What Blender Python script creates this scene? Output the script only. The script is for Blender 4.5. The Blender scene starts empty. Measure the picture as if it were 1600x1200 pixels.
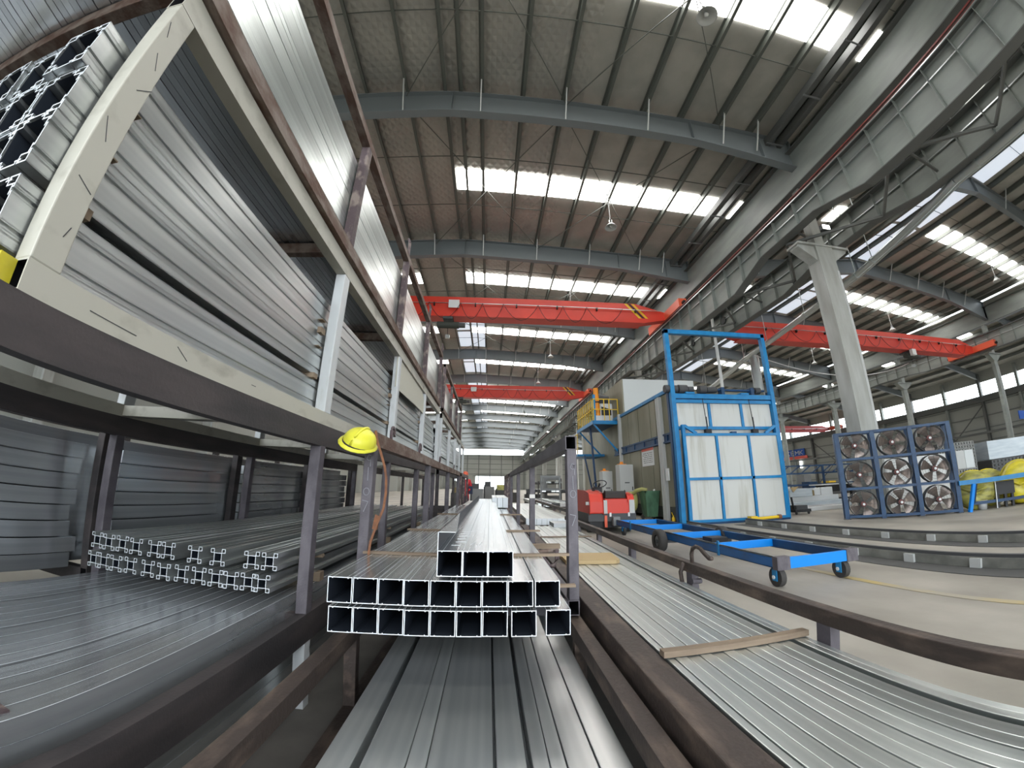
import bpy, math, random
from mathutils import Vector, Matrix
random.seed(7)
R = math.radians
scn = bpy.context.scene
COL = scn.collection
H = 1.2                                   # the lens is 1.2 m above the floor

# ------------------------------------------------------------------ camera
cd = bpy.data.cameras.new('camera')
cam = bpy.data.objects.new('camera', cd)
COL.objects.link(cam)
scn.camera = cam
cd.type = 'PANO'                          # an action camera's wide fisheye lens
cd.panorama_type = 'FISHEYE_LENS_POLYNOMIAL'
cd.fisheye_fov = math.pi
cd.sensor_width = 36.0
cd.sensor_fit = 'HORIZONTAL'
cd.clip_start = 0.01
cd.clip_end = 1000
cd.fisheye_polynomial_k0 = 0.0
cd.fisheye_polynomial_k1 = -(1 / 0.5813285) / 22.5
cd.fisheye_polynomial_k2 = 0.0
cd.fisheye_polynomial_k3 = 1.2470119 / 22.5 ** 3
cd.fisheye_polynomial_k4 = -0.8861479 / 22.5 ** 4
yaw, pitch, roll = -0.056167, 0.270080, 0.008262
M3 = Matrix.Rotation(yaw, 3, 'Z') @ Matrix(((1, 0, 0), (0, 0, -1), (0, 1, 0))) @ Matrix.Rotation(pitch, 3, 'X') @ Matrix.Rotation(roll, 3, 'Z')
cam.matrix_world = Matrix.Translation((0, 0, H)) @ M3.to_4x4()

# ------------------------------------------------------------------ sky, exposure
w = bpy.data.worlds.new('sky')
scn.world = w
w.use_nodes = True
bg = w.node_tree.nodes['Background']
bg.inputs[0].default_value = (0.88, 0.95, 1.0, 1)
bg.inputs[1].default_value = 4.5
scn.view_settings.view_transform = 'Standard'
scn.view_settings.look = 'None'
scn.view_settings.gamma = 1.0
scn.view_settings.use_curve_mapping = False
scn.view_settings.exposure = EXPOSURE = 0.4
scn.cycles.use_denoising = True
scn.cycles.denoising_input_passes = 'RGB_ALBEDO_NORMAL'
scn.cycles.denoising_prefilter = 'ACCURATE'
scn.cycles.max_bounces = 8
scn.cycles.diffuse_bounces = 5
scn.cycles.glossy_bounces = 4
scn.cycles.transmission_bounces = 2
scn.cycles.transparent_max_bounces = 6
scn.cycles.caustics_reflective = False
scn.cycles.caustics_refractive = False
scn.cycles.sample_clamp_indirect = 4.0
SKYLIGHT = 9.0                            # strength of the translucent roof sheets

# ------------------------------------------------------------------ materials
MATS = {}
def mat(name, col, rough=0.6, metal=0.0, emit=None, var=0.0, col2=None, scale=(8, 8, 8), bump=0.0, bscale=None, rvar=0.0, spec=0.5, alpha=1.0, thr=None, detail=6.0, wave=None, trans=0.0):
    m = bpy.data.materials.new(name)
    m.use_nodes = True
    nt = m.node_tree
    b = nt.nodes['Principled BSDF']
    b.inputs['Base Color'].default_value = (*col, 1)
    b.inputs['Roughness'].default_value = rough
    b.inputs['Metallic'].default_value = metal
    b.inputs['Specular IOR Level'].default_value = spec
    if alpha < 1: b.inputs['Alpha'].default_value = alpha
    if trans: b.inputs['Transmission Weight'].default_value = trans
    if emit:
        b.inputs['Emission Color'].default_value = (*emit[0], 1)
        b.inputs['Emission Strength'].default_value = emit[1]
    if col2 or rvar or bump:
        tc = nt.nodes.new('ShaderNodeTexCoord')
        mp = nt.nodes.new('ShaderNodeMapping')
        mp.inputs['Scale'].default_value = scale
        nt.links.new(tc.outputs['Object'], mp.inputs['Vector'])
        nz = nt.nodes.new('ShaderNodeTexNoise')
        nz.inputs['Scale'].default_value = 1.0
        nz.inputs['Detail'].default_value = detail
        nt.links.new(mp.outputs['Vector'], nz.inputs['Vector'])
        if col2:
            rp = nt.nodes.new('ShaderNodeValToRGB')
            lo, hi = thr if thr else (0.35, 0.65)
            rp.color_ramp.elements[0].position = lo
            rp.color_ramp.elements[1].position = hi
            rp.color_ramp.elements[0].color = (*col, 1)
            rp.color_ramp.elements[1].color = (*col2, 1)
            nt.links.new(nz.outputs['Fac'], rp.inputs['Fac'])
            nt.links.new(rp.outputs['Color'], b.inputs['Base Color'])
        if rvar:
            mr = nt.nodes.new('ShaderNodeMapRange')
            mr.inputs['To Min'].default_value = max(0.03, rough - rvar)
            mr.inputs['To Max'].default_value = rough + rvar
            nt.links.new(nz.outputs['Fac'], mr.inputs['Value'])
            nt.links.new(mr.outputs['Result'], b.inputs['Roughness'])
        if bump:
            bp = nt.nodes.new('ShaderNodeBump')
            bp.inputs['Strength'].default_value = bump
            bp.inputs['Distance'].default_value = 0.02
            src = nz
            if bscale:
                mp2 = nt.nodes.new('ShaderNodeMapping')
                mp2.inputs['Scale'].default_value = bscale
                nt.links.new(tc.outputs['Object'], mp2.inputs['Vector'])
                if wave:
                    src = nt.nodes.new('ShaderNodeTexWave')
                    src.inputs['Distortion'].default_value = wave
                    src.inputs['Scale'].default_value = 1.0
                else:
                    src = nt.nodes.new('ShaderNodeTexNoise')
                    src.inputs['Scale'].default_value = 1.0
                nt.links.new(mp2.outputs['Vector'], src.inputs['Vector'])
            nt.links.new(src.outputs['Fac'], bp.inputs['Height'])
            nt.links.new(bp.outputs['Normal'], b.inputs['Normal'])
    MATS[name] = m
    return m

mat('alu', (.62, .66, .67), .22, .88, col2=(.84, .87, .88), scale=(34, .4, 34), rvar=.07, detail=1.5)
mat('alu_pale', (.68, .71, .71), .32, .82, col2=(.84, .86, .85), scale=(30, .35, 30), rvar=.05, detail=1.5)
mat('alu_top', (.70, .75, .73), .32, .85, col2=(.84, .88, .86), scale=(40, .4, 40), rvar=.06, detail=1.5)
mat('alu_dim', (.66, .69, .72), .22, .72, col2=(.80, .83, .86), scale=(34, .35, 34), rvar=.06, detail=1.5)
def per_piece(name, lo):
    """every bar left the mill with a slightly different finish"""
    nt = MATS[name].node_tree; b = nt.nodes['Principled BSDF']
    src = b.inputs['Base Color'].links[0].from_socket
    oi = nt.nodes.new('ShaderNodeObjectInfo'); mr = nt.nodes.new('ShaderNodeMapRange'); mr.inputs['To Min'].default_value = lo
    mx = nt.nodes.new('ShaderNodeVectorMath'); mx.operation = 'SCALE'
    nt.links.new(oi.outputs['Random'], mr.inputs['Value'])
    nt.links.new(src, mx.inputs[0]); nt.links.new(mr.outputs['Result'], mx.inputs['Scale'])
    nt.links.new(mx.outputs['Vector'], b.inputs['Base Color'])
for n_ in ('alu', 'alu_pale', 'alu_top', 'alu_dim'): per_piece(n_, .74)
mat('cut', (.86, .90, .94), .38, .0, spec=.6)  # cut ends, also used for the painted glint strips on tube tops
mat('alu_in_shade', (.045, .055, .075), .5, .6)  # inner faces darkened: the shade inside the tubes is put into this colour
mat('gap_shade', (.17, .19, .19), .5, .7)  # dark tone for the shade seen in the gaps between bars
mat('purple_steel', (.085, .075, .088), .62, .0, col2=(.14, .125, .14), scale=(14, 3, 9), bump=.12, bscale=(90, 90, 90))
mat('dark_steel', (.038, .034, .036), .66, .0, col2=(.075, .062, .062), scale=(9, 2, 9), bump=.1, bscale=(80, 80, 80))
mat('rust_steel', (.13, .075, .055), .75, .0, col2=(.25, .20, .17), scale=(12, 5, 12), thr=(.42, .62), bump=.25, bscale=(60, 60, 60))
mat('rust_purple', (.10, .07, .075), .66, .0, col2=(.30, .24, .21), scale=(16, 7, 10), thr=(.5, .66), bump=.2, bscale=(60, 60, 60))
mat('pale_steel', (.52, .50, .43), .48, .0, col2=(.30, .28, .23), scale=(11, 6, 11), thr=(.52, .80), rvar=.1)
mat('white_steel', (.62, .64, .65), .42, .0, col2=(.5, .51, .5), scale=(20, 20, 6), thr=(.6, .75))
mat('brown_rail', (.055, .040, .034), .6, .0, col2=(.16, .115, .09), scale=(14, 4, 14), thr=(.48, .72), bump=.15, bscale=(60, 60, 60))
mat('wood', (.21, .155, .11), .8, .0, col2=(.31, .235, .165), scale=(3, 30, 30))
mat('concrete', (.245, .225, .19), .6, .0, col2=(.43, .40, .345), scale=(.9, .5, .6), thr=(.32,.66), rvar=.12, bump=.08, bscale=(12, 12, 12), detail=9)
mat('yellow_line', (.50, .38, .14), .6, col2=(.38, .34, .26), scale=(2, 1.2, 2), thr=(.4, .6))
mat('roof_foil', (.40, .395, .36), .5, .15, col2=(.48, .47, .43), scale=(1.3, 1.3, 1.3), rvar=.08, bump=.5, bscale=(3.5, 3.5, 3.5))
mat('roof_quilt', (.38, .375, .35), .42, .3, col2=(.47, .46, .42), scale=(.5, .5, .5), rvar=.08)
def quilt(m):
    nt = m.node_tree; N = nt.nodes; b = N['Principled BSDF']
    tc = N.new('ShaderNodeTexCoord'); last = None
    for ang in (38, -38):
        mp = N.new('ShaderNodeMapping'); mp.inputs['Rotation'].default_value = (0, 0, R(ang)); mp.inputs['Scale'].default_value = (1, 1, 1)
        wv = N.new('ShaderNodeTexWave'); wv.inputs['Scale'].default_value = 1.1; wv.inputs['Distortion'].default_value = .6
        nt.links.new(tc.outputs['Object'], mp.inputs['Vector']); nt.links.new(mp.outputs['Vector'], wv.inputs['Vector'])
        if last is None: last = wv.outputs['Fac']
        else:
            mx = N.new('ShaderNodeMath'); mx.operation = 'MAXIMUM'
            nt.links.new(last, mx.inputs[0]); nt.links.new(wv.outputs['Fac'], mx.inputs[1]); last = mx.outputs[0]
    bp = N.new('ShaderNodeBump'); bp.inputs['Strength'].default_value = .7; bp.inputs['Distance'].default_value = .03
    nt.links.new(last, bp.inputs['Height']); nt.links.new(bp.outputs['Normal'], b.inputs['Normal'])
quilt(MATS['roof_quilt'])
mat('purlin', (.13, .14, .125), .5, .1)
mat('rafter', (.20, .225, .24), .5, .0)
mat('brace', (.62, .64, .64), .4)
mat('girder', (.31, .335, .31), .5, .0, col2=(.24, .26, .245), scale=(2, .5, 2))
mat('girder_dark', (.12, .125, .12), .55)
mat('column', (.44, .45, .43), .55, col2=(.33, .33, .30), scale=(3, 3, .6))
mat('wall_sheet', (.36, .37, .34), .6)
mat('wall_rib', (.20, .21, .20), .6)
mat('skylight', (.8, .8, .8), .5, emit=((1.0, .985, .95), SKYLIGHT))
mat('vent_sheet', (.6, .63, .66), .5, emit=((.8, .88, 1.0), .55))
mat('red', (.72, .055, .03), .42, .0, col2=(.60, .04, .025), scale=(.6, .6, .6))
mat('far_red', (.68, .10, .10), .5)
mat('orange_red', (.80, .13, .06), .45)
mat('busbar', (.16, .025, .02), .5)
mat('black', (.012, .012, .014), .5)
mat('rubber', (.05, .047, .045), .8, bump=.3, bscale=(40, 40, 40))
mat('dark_grey', (.06, .062, .066), .55)
mat('mid_grey', (.22, .23, .235), .5)
mat('light_grey', (.5, .51, .5), .5)
mat('blue', (.006, .175, .43), .4, .0, col2=(.012, .235, .52), scale=(4, 4, 4))
mat('blue_bright', (.0, .235, .78), .42)
mat('blue_dark', (.008, .038, .105), .45, col2=(.012, .06, .15), scale=(3, 3, 3))
mat('trolley_blue', (.02, .12, .34), .4, .0, col2=(.05, .07, .11), scale=(6, 2.5, 6), thr=(.5, .75))
mat('track_grey', (.17, .17, .155), .5, .3, col2=(.30, .30, .27), scale=(2, 3, 4))
mat('oven_panel', (.60, .61, .585), .4, .0, col2=(.40, .39, .33), scale=(5, 5, .5), thr=(.52, .78))
mat('oven_side', (.20, .19, .13), .5, .3, col2=(.30, .285, .215), scale=(.7, .7, .25), thr=(.4, .6))
mat('oven_seam', (.07, .065, .045), .6)
mat('white_panel', (.62, .655, .66), .5)
mat('olive_dark', (.045, .05, .042), .7)
mat('white_paint', (.75, .76, .76), .5)
mat('chrome', (.75, .76, .76), .22, 1.0)
mat('yellow', (.78, .52, .02), .5)
mat('yellow_helmet', (.80, .76, .06), .35)
mat('yellow_film', (.50, .46, .10), .4, .0, col2=(.20, .19, .05), scale=(3, 8, 8), thr=(.4, .65), bump=.5, bscale=(14, 14, 14))
mat('yellow_film_b', (.80, .68, .03), .35, .0, col2=(.55, .46, .04), scale=(3, 8, 8), bump=.4, bscale=(12, 12, 12))
mat('orange', (.85, .30, .02), .5)
mat('green_bin', (.035, .09, .05), .55, col2=(.08, .19, .11), scale=(4, 4, 2))
mat('olive_bag', (.35, .34, .12), .6, bump=.5, bscale=(15, 15, 15))
mat('galv', (.55, .58, .58), .3, .85)
mat('tan_card', (.55, .40, .21), .8)
mat('cream_sheet', (.60, .58, .49), .6)
mat('rust', (.26, .11, .05), .8, col2=(.16, .07, .04), scale=(30, 30, 30))
mat('fan_blade', (.22, .18, .16), .3, .6)
mat('fan_hub', (.20, .05, .045), .5)
mat('chalk', (.27, .265, .29), .9)
mat('sticker', (.75, .72, .68), .6)
mat('sign_blue', (.02, .10, .45), .5)
mat('sign_red', (.75, .12, .08), .5)
mat('crimson', (.6, .02, .03), .6)
mat('skin', (.5, .3, .22), .6)
mat('navy', (.02, .03, .07), .7)
mat('box_white', (.68, .70, .71), .6)
mat('box_brown', (.22, .17, .08), .8)
mat('wrap', (.60, .66, .70), .35, .1, col2=(.45, .52, .58), scale=(1, 1, 9))
mat('lamp_glow', (1, 1, 1), .5, emit=((1, .97, .9), 6.0))
mat('window_bright', (.9, .9, .9), .5, emit=((.95, .98, 1.0), 3.0))
mat('rack_shade', (.07, .066, .06), .75, col2=(.13, .12, .11), scale=(2, 2, 2))  # dark tone that paints the shade on the floor under the racks
mat('far_dark', (.08, .08, .078), .7)
mat('hose', (.30, .17, .09), .7)

# ------------------------------------------------------------------ geometry helpers
BOXF = ((0, 3, 2, 1), (4, 5, 6, 7), (0, 1, 5, 4), (1, 2, 6, 5), (2, 3, 7, 6), (3, 0, 4, 7))
class MB:
    def __init__(s):
        s.v, s.f, s.m, s.sm = [], [], [], []
    def add(s, vs, fs, mi=0, smooth=False):
        n = len(s.v)
        s.v += [tuple(v) for v in vs]
        s.f += [tuple(n + i for i in f) for f in fs]
        s.m += [mi] * len(fs)
        s.sm += [smooth] * len(fs)
        return s
    def box(s, x0, x1, y0, y1, z0, z1, mi=0, front=None):
        if x1 < x0: x0, x1 = x1, x0
        if y1 < y0: y0, y1 = y1, y0
        if z1 < z0: z0, z1 = z1, z0
        s.add([(x0, y0, z0), (x1, y0, z0), (x1, y1, z0), (x0, y1, z0), (x0, y0, z1), (x1, y0, z1), (x1, y1, z1), (x0, y1, z1)], BOXF, mi)
        if front is not None: s.m[-4] = front        # face towards -Y
        return s
    def bar(s, p, q, wd, ht, mi=0, up=(0, 0, 1)):
        p, q = Vector(p), Vector(q)
        d = (q - p).normalized(); u = Vector(up)
        if abs(d.dot(u)) > .98: u = Vector((0, 1, 0))
        sx = d.cross(u).normalized(); sz = sx.cross(d).normalized()
        a, b = sx * wd / 2, sz * ht / 2
        vs = [p - a - b, p + a - b, q + a - b, q - a - b, p - a + b, p + a + b, q + a + b, q - a + b]
        return s.add(vs, BOXF, mi)
    def cyl(s, p, q, r, n=12, mi=0, r2=None, caps=True):
        p, q = Vector(p), Vector(q); r2 = r if r2 is None else r2
        d = (q - p).normalized(); u = Vector((0, 0, 1)) if abs(d.z) < .9 else Vector((1, 0, 0))
        a = d.cross(u).normalized(); b = d.cross(a)
        vs = []
        for c, rr in ((p, r), (q, r2)):
            for i in range(n):
                t = 2 * math.pi * i / n
                vs.append(c + a * rr * math.cos(t) + b * rr * math.sin(t))
        s.add(vs, [(i, (i + 1) % n, n + (i + 1) % n, n + i) for i in range(n)], mi, True)
        if caps:
            s.add(vs[:n], [tuple(range(n - 1, -1, -1))], mi); s.add(vs[n:], [tuple(range(n))], mi)
        return s
    def tube(s, pts, r, n=8, mi=0):
        pts = [Vector(p) for p in pts]; rings = []
        for i, p in enumerate(pts):
            d = (pts[min(i + 1, len(pts) - 1)] - pts[max(i - 1, 0)]).normalized()
            u = Vector((0, 0, 1)) if abs(d.z) < .9 else Vector((1, 0, 0))
            a = d.cross(u).normalized(); b = d.cross(a)
            rings.append([p + a * r * math.cos(2 * math.pi * k / n) + b * r * math.sin(2 * math.pi * k / n) for k in range(n)])
        vs = [v for rg in rings for v in rg]
        fs = [(i * n + k, i * n + (k + 1) % n, (i + 1) * n + (k + 1) % n, (i + 1) * n + k) for i in range(len(pts) - 1) for k in range(n)]
        fs += [tuple(range(n - 1, -1, -1)), tuple((len(pts) - 1) * n + k for k in range(n))]
        return s.add(vs, fs, mi, True)
    def prism(s, poly, axis, a, b, mi=0):
        """poly: 2D points; axis 'x','y','z' extruded from a to b"""
        n = len(poly)
        def P(u, v, t): return (t, u, v) if axis == 'x' else (u, t, v) if axis == 'y' else (u, v, t)
        vs = [P(u, v, a) for u, v in poly] + [P(u, v, b) for u, v in poly]
        fs = [tuple(range(n)), tuple(range(2 * n - 1, n - 1, -1))] + [(i, (i + 1) % n, n + (i + 1) % n, n + i) for i in range(n)]
        return s.add(vs, fs, mi)
    def lathe(s, prof, c, axis='z', n=20, mi=0, cap=True):
        vs = []
        for r, t in prof:
            for i in range(n):
                a = 2 * math.pi * i / n; u, v = r * math.cos(a), r * math.sin(a)
                o = (u, v, t) if axis == 'z' else (u, t, v) if axis == 'y' else (t, u, v)
                vs.append((c[0] + o[0], c[1] + o[1], c[2] + o[2]))
        m = len(prof)
        fs = [(j * n + i, j * n + (i + 1) % n, (j + 1) * n + (i + 1) % n, (j + 1) * n + i) for j in range(m - 1) for i in range(n)]
        s.add(vs, fs, mi, True)
        return s
    def hollow(s, x0, x1, y0, y1, z0, z1, t, mo=0, mi_in=1, me=2, far=True):
        """square tube along Y with real walls: outer, inner and cut-end faces"""
        def ring(y, k): return [(x0 + k, y, z0 + k), (x1 - k, y, z0 + k), (x1 - k, y, z1 - k), (x0 + k, y, z1 - k)]
        vs = ring(y0, 0) + ring(y1, 0) + ring(y0, t) + ring(y1, t)
        for i in range(4):
            j = (i + 1) % 4
            s.add([vs[i], vs[j], vs[4 + j], vs[4 + i]], [(0, 1, 2, 3)], mo)
            s.add([vs[8 + i], vs[12 + i], vs[12 + j], vs[8 + j]], [(0, 1, 2, 3)], mi_in)
            s.add([vs[i], vs[8 + i], vs[8 + j], vs[j]], [(0, 1, 2, 3)], me)
            s.add([vs[4 + i], vs[4 + j], vs[12 + j], vs[12 + i]], [(0, 1, 2, 3)], me)
        return s
    def mesh(s, name, mats, off=(0, 0, 0), bevel=0):
        me = bpy.data.meshes.new(name)
        ox, oy, oz = off
        me.from_pydata([(x - ox, y - oy, z - oz) for x, y, z in s.v], [], s.f)
        for m in (mats if isinstance(mats, (list, tuple)) else [mats]):
            me.materials.append(MATS[m])
        me.polygons.foreach_set('material_index', s.m)
        me.polygons.foreach_set('use_smooth', s.sm)
        me.update()
        return me

OFF = {}
def tag(o, label=None, cat=None, group=None, kind=None):
    if label: o['label'] = label
    if cat: o['category'] = cat
    if group: o['group'] = group
    if kind: o['kind'] = kind
    return o
def thing(name, label, cat, loc=(0, 0, 0), rz=0, group=None):
    """an Empty at the thing's base that parents its parts"""
    o = bpy.data.objects.new(name, None); COL.objects.link(o)
    o.empty_display_size = .1
    o.location = loc; o.rotation_euler = (0, 0, rz)
    OFF[o.name] = tuple(loc) if rz == 0 else (0, 0, 0)
    return tag(o, label, cat, group)
def part(name, mb, mats, parent, label=None, kind=None, bevel=0):
    """a mesh child; vertices in world space when the root is unrotated, else in the root's own axes"""
    off = OFF[parent.name]
    o = bpy.data.objects.new(name, mb.mesh(name, mats, off)); COL.objects.link(o)
    o.parent = parent
    OFF[o.name] = off
    if bevel:
        md = o.modifiers.new('edge', 'BEVEL'); md.width = bevel; md.segments = 2; md.limit_method = 'ANGLE'
    return tag(o, label, None, None, kind)
def single(name, mb, mats, label, cat, loc=(0, 0, 0), group=None, bevel=0, kind=None):
    o = bpy.data.objects.new(name, mb.mesh(name, mats, loc)); COL.objects.link(o)
    o.location = loc; OFF[o.name] = tuple(loc)
    if bevel:
        md = o.modifiers.new('edge', 'BEVEL'); md.width = bevel; md.segments = 2; md.limit_method = 'ANGLE'
    return tag(o, label, cat, group, kind)
def struct(name, mb, mats, loc=(0, 0, 0)):
    o = bpy.data.objects.new(name, mb.mesh(name, mats, loc)); COL.objects.link(o)
    o.location = loc; OFF[o.name] = tuple(loc); o['kind'] = 'structure'
    return o
def sroot(name, loc=(0, 0, 0)):
    o = bpy.data.objects.new(name, None); COL.objects.link(o); o.location = loc
    OFF[o.name] = tuple(loc); o['kind'] = 'structure'
    return o
def dup(root, loc, label=None, group=None, rz=None):
    def cp(o, par):
        c = o.copy(); COL.objects.link(c); c.parent = par
        OFF[c.name] = OFF.get(o.name, (0, 0, 0))
        for ch in list(o.children): cp(ch, c)
        return c
    r = cp(root, None); r.location = loc
    if rz is not None: r.rotation_euler = (0, 0, rz)
    if label: r['label'] = label
    if group: r['group'] = group
    return r
def link_mesh(name, me, loc, parent=None, rot=None):
    o = bpy.data.objects.new(name, me); COL.objects.link(o)
    if parent:
        o.parent = parent; f = OFF[parent.name]
        loc = (loc[0] - f[0], loc[1] - f[1], loc[2] - f[2])
    o.location = loc
    if rot: o.rotation_euler = rot
    OFF[o.name] = (0, 0, 0)
    return o
NUM = ['first', 'second', 'third', 'fourth', 'fifth', 'sixth', 'seventh', 'eighth', 'ninth', 'tenth', 'eleventh', 'twelfth', 'thirteenth', 'fourteenth', 'fifteenth', 'sixteenth', 'seventeenth', 'eighteenth', 'nineteenth', 'twentieth', 'twenty-first', 'twenty-second', 'twenty-third', 'twenty-fourth', 'twenty-fifth', 'twenty-sixth', 'twenty-seventh', 'twenty-eighth', 'twenty-ninth', 'thirtieth', 'thirty-first', 'thirty-second', 'thirty-third', 'thirty-fourth', 'thirty-fifth', 'thirty-sixth', 'thirty-seventh', 'thirty-eighth']

# ================================================================== BUILDING
S = 9.2; Y0 = 9.8
BAYS = list(range(-2, 14))
YR = [Y0 + S * k for k in BAYS]           # rafter lines
YN, YF = -9.5, 134.0
RX, RZ = -1.8, 15.62                      # left ridge
LX, EX = -15.2, 12.1                      # left row, valley row
EZ = 14.95
R2X, R2Z = 26.0, 16.7                     # right ridge
CX, CZ = 41.4, 14.95                      # right column row
WX, WZ = 55.0, 11.7                       # right wall
def roofz(x):
    if x <= RX: return RZ + (x - RX) / (LX - RX) * (EZ - RZ)
    if x <= EX: return RZ + (x - RX) / (EX - RX) * (EZ - RZ)
    if x <= R2X: return EZ + (x - EX) / (R2X - EX) * (R2Z - EZ)
    if x <= CX: return R2Z + (x - R2X) / (CX - R2X) * (CZ - R2Z)
    return CZ - .35 + (x - CX) / (WX - CX) * (WZ - CZ + .35)

fl = MB().box(-60, 80, -40, 160, -.3, 0)
struct('floor', fl, 'concrete')
yl = MB()
yl.bar((4.36, -3, .003), (4.30, 9, .003), .11, .004)
single('trim_1', yl, 'yellow_line', None, None)['kind'] = 'structure'

ceil = sroot('ceiling', (0, 0, 14))
def roofsheet(x0, x1, m, n=1):
    b = MB()
    z0, z1 = roofz(x0 + 1e-4), roofz(x1 - 1e-4)
    b.add([(x0, YN, z0), (x1, YN, z1), (x1, YF, z1), (x0, YF, z0), (x0, YN, z0 + .12), (x1, YN, z1 + .12), (x1, YF, z1 + .12), (x0, YF, z0 + .12)], BOXF)
    part('roof_sheet', b, m, ceil)
roofsheet(LX - .8, RX, 'roof_quilt'); roofsheet(RX, 3.2, 'roof_quilt'); roofsheet(3.2, EX, 'roof_foil')
roofsheet(EX, R2X, 'roof_foil'); roofsheet(R2X, CX, 'roof_foil'); roofsheet(CX, WX + .2, 'roof_foil')

# purlins: one long cold-formed purlin per line
PX = [-14.4, -12.85, -11.3, -9.75, -8.2, -6.65, -5.1, -3.55, -2.1, -1.5, -.7, .87, 2.45, 4.05, 5.6, 7.15, 8.7, 10.2, 11.35, 11.75, 12.6] + \
     [13.6 + 1.55 * i for i in range(8)] + [24.3, 25.85] + [28.0 + 1.5 * i for i in range(9)] + [40.9, 42.6] + [44.2 + 1.8 * i for i in range(6)]
for x in PX:
    z = roofz(x)
    b = MB()
    b.box(x - .02, x + .02, YN, YF, z - .27, z - .01)
    b.box(x - .02, x + .09, YN, YF, z - .285, z - .265)
    b.box(x - .09, x + .02, YN, YF, z - .03, z - .01)
    part('purlin', b, 'purlin', ceil)
# sag rods between the purlins
for k in (-1, 0, 1, 2, 3):
    for f in (.33, .67):
        y = Y0 + S * (k - 1 + f)
        b = MB()
        for xa, xb in ((LX, RX), (RX, EX), (EX, R2X), (R2X, CX)):
            b.bar((xa, y, roofz(xa + .01) - .2), (xb, y, roofz(xb - .01) - .2), .03, .03)
        part('sag_rod', b, 'purlin', ceil)

# translucent skylight sheets: one sheet between each pair of purlins
def sky_panel(xa, xb, y0, y1):
    za, zb = roofz(xa) - .015, roofz(xb) - .015
    b = MB()
    b.add([(xa, y0, za - .03), (xb, y0, zb - .03), (xb, y1, zb - .03), (xa, y1, za - .03), (xa, y0, za), (xb, y0, zb), (xb, y1, zb), (xa, y1, za)], BOXF)
    return b
left_edges = [-2.05, -.7, .87, 2.45, 4.05, 5.6, 7.15, 8.7, 10.2, 11.3]
right_edges = [28.6, 29.5, 31.0, 32.5, 34.0, 35.5, 37.0, 38.5, 40.0, 41.2]
rl_edges = [19.0, 20.5, 22.0, 23.5]
rr_edges = [42.6, 44.2, 46.0]
far_edges = [-14.4, -12.85, -11.3, -9.75, -8.2, -6.65, -5.1]
far = MB(); nsky = 0
for k in BAYS[:-1]:
    yc = Y0 + S * k + S / 2
    for ed in (left_edges, [12.35, 13.6, 14.6], right_edges, rl_edges, rr_edges, far_edges):
        if ed is far_edges and k < 1: continue
        if ed is right_edges and k == -1: continue
        for xa, xb in zip(ed, ed[1:]):
            b = sky_panel(xa + .05, xb - .05, yc - .66, yc + .66) if k < 4 else sky_panel(xa + .05, xb - .05, yc + 1.6, yc + 3.4)
            if k > 7 or k < -2:
                far.add(b.v, b.f)
            else:
                part('skylight_panel', b, 'skylight', ceil); nsky += 1
part('skylight_panel', far, 'skylight', ceil, kind='stuff')
# ridge vents: grey translucent sheets
for k in BAYS[:12]:
    for j in range(2):
        y = Y0 + S * k + .8 + j * 4.3
        part('vent_panel', sky_panel(24.4, 25.6, y, y + 4.0), 'vent_sheet', ceil)
        part('vent_panel', sky_panel(26.1, 27.5, y, y + 4.0), 'vent_sheet', ceil)
        if k >= 2:
            part('vent_panel', sky_panel(-3.4, -2.2, y, y + 3.8), 'vent_sheet', ceil)
            part('vent_panel', sky_panel(-2.0, -.8, y, y + 3.8), 'vent_sheet', ceil)

# rafters: haunched steel I beams, one shared mesh per span
def rafter(pts, wf=.32):
    """pts: list of (x, ztop, zbottom)"""
    b = MB(); t = .02
    for (xa, ta, ba), (xb, tb, bb) in zip(pts, pts[1:]):
        b.add([(xa, -.01, ba), (xb, -.01, bb), (xb, .01, bb), (xa, .01, ba), (xa, -.01, ta), (xb, -.01, tb), (xb, .01, tb), (xa, .01, ta)], BOXF)
        for za, zb in ((ta, tb), (ba, bb)):
            b.add([(xa, -wf / 2, za - t), (xb, -wf / 2, zb - t), (xb, wf / 2, zb - t), (xa, wf / 2, za - t), (xa, -wf / 2, za + t), (xb, -wf / 2, zb + t), (xb, wf / 2, zb + t), (xa, wf / 2, za + t)], BOXF)
    for (x, ta, ba) in pts:
        b.box(x - .012, x + .012, -wf / 2, wf / 2, ba, ta)
    return b
g = .3
raf = {}
raf['l'] = rafter([(LX, EZ - g, EZ - 1.75), (LX + 3, roofz(LX + 3) - g, roofz(LX + 3) - 1.4), (RX, RZ - g, RZ - 1.33), (7.5, roofz(7.5) - g, roofz(7.5) - 1.36), (10.5, roofz(10.5) - g, roofz(10.5) - 1.62), (EX - .1, EZ - g, EZ - 1.75)])
raf['r'] = rafter([(EX + .4, roofz(EX + .4) - g, EZ - 1.8), (16, roofz(16) - g, roofz(16) - 1.5), (R2X, R2Z - g, R2Z - 1.35), (36, roofz(36) - g, roofz(36) - 1.4), (CX - .1, CZ - g, CZ - 1.9)])
raf['w'] = rafter([(CX + .4, roofz(CX + .4) - g, roofz(CX + .4) - .9), (WX, WZ - g, WZ - 1.0)], .25)
ME = {k: v.mesh('rafter', 'rafter') for k, v in raf.items()}
br = MB(); xs = [-6.65, -3.55, -.7, 2.45, 5.6, 8.7, 10.2]
BRACE = {}
for x in (xs + [17.0, 20.0, 23.0, 29.0, 32, 35, 38]):
    z = roofz(x)
    b = MB().bar((0, -.14, -1.32), (0, -.75, -.22), .04, .05)
    BRACE[x] = z
brm = MB().bar((0, -.14, -1.33), (0, -.72, -.22), .045, .05).mesh('fly_brace', 'brace')
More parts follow.
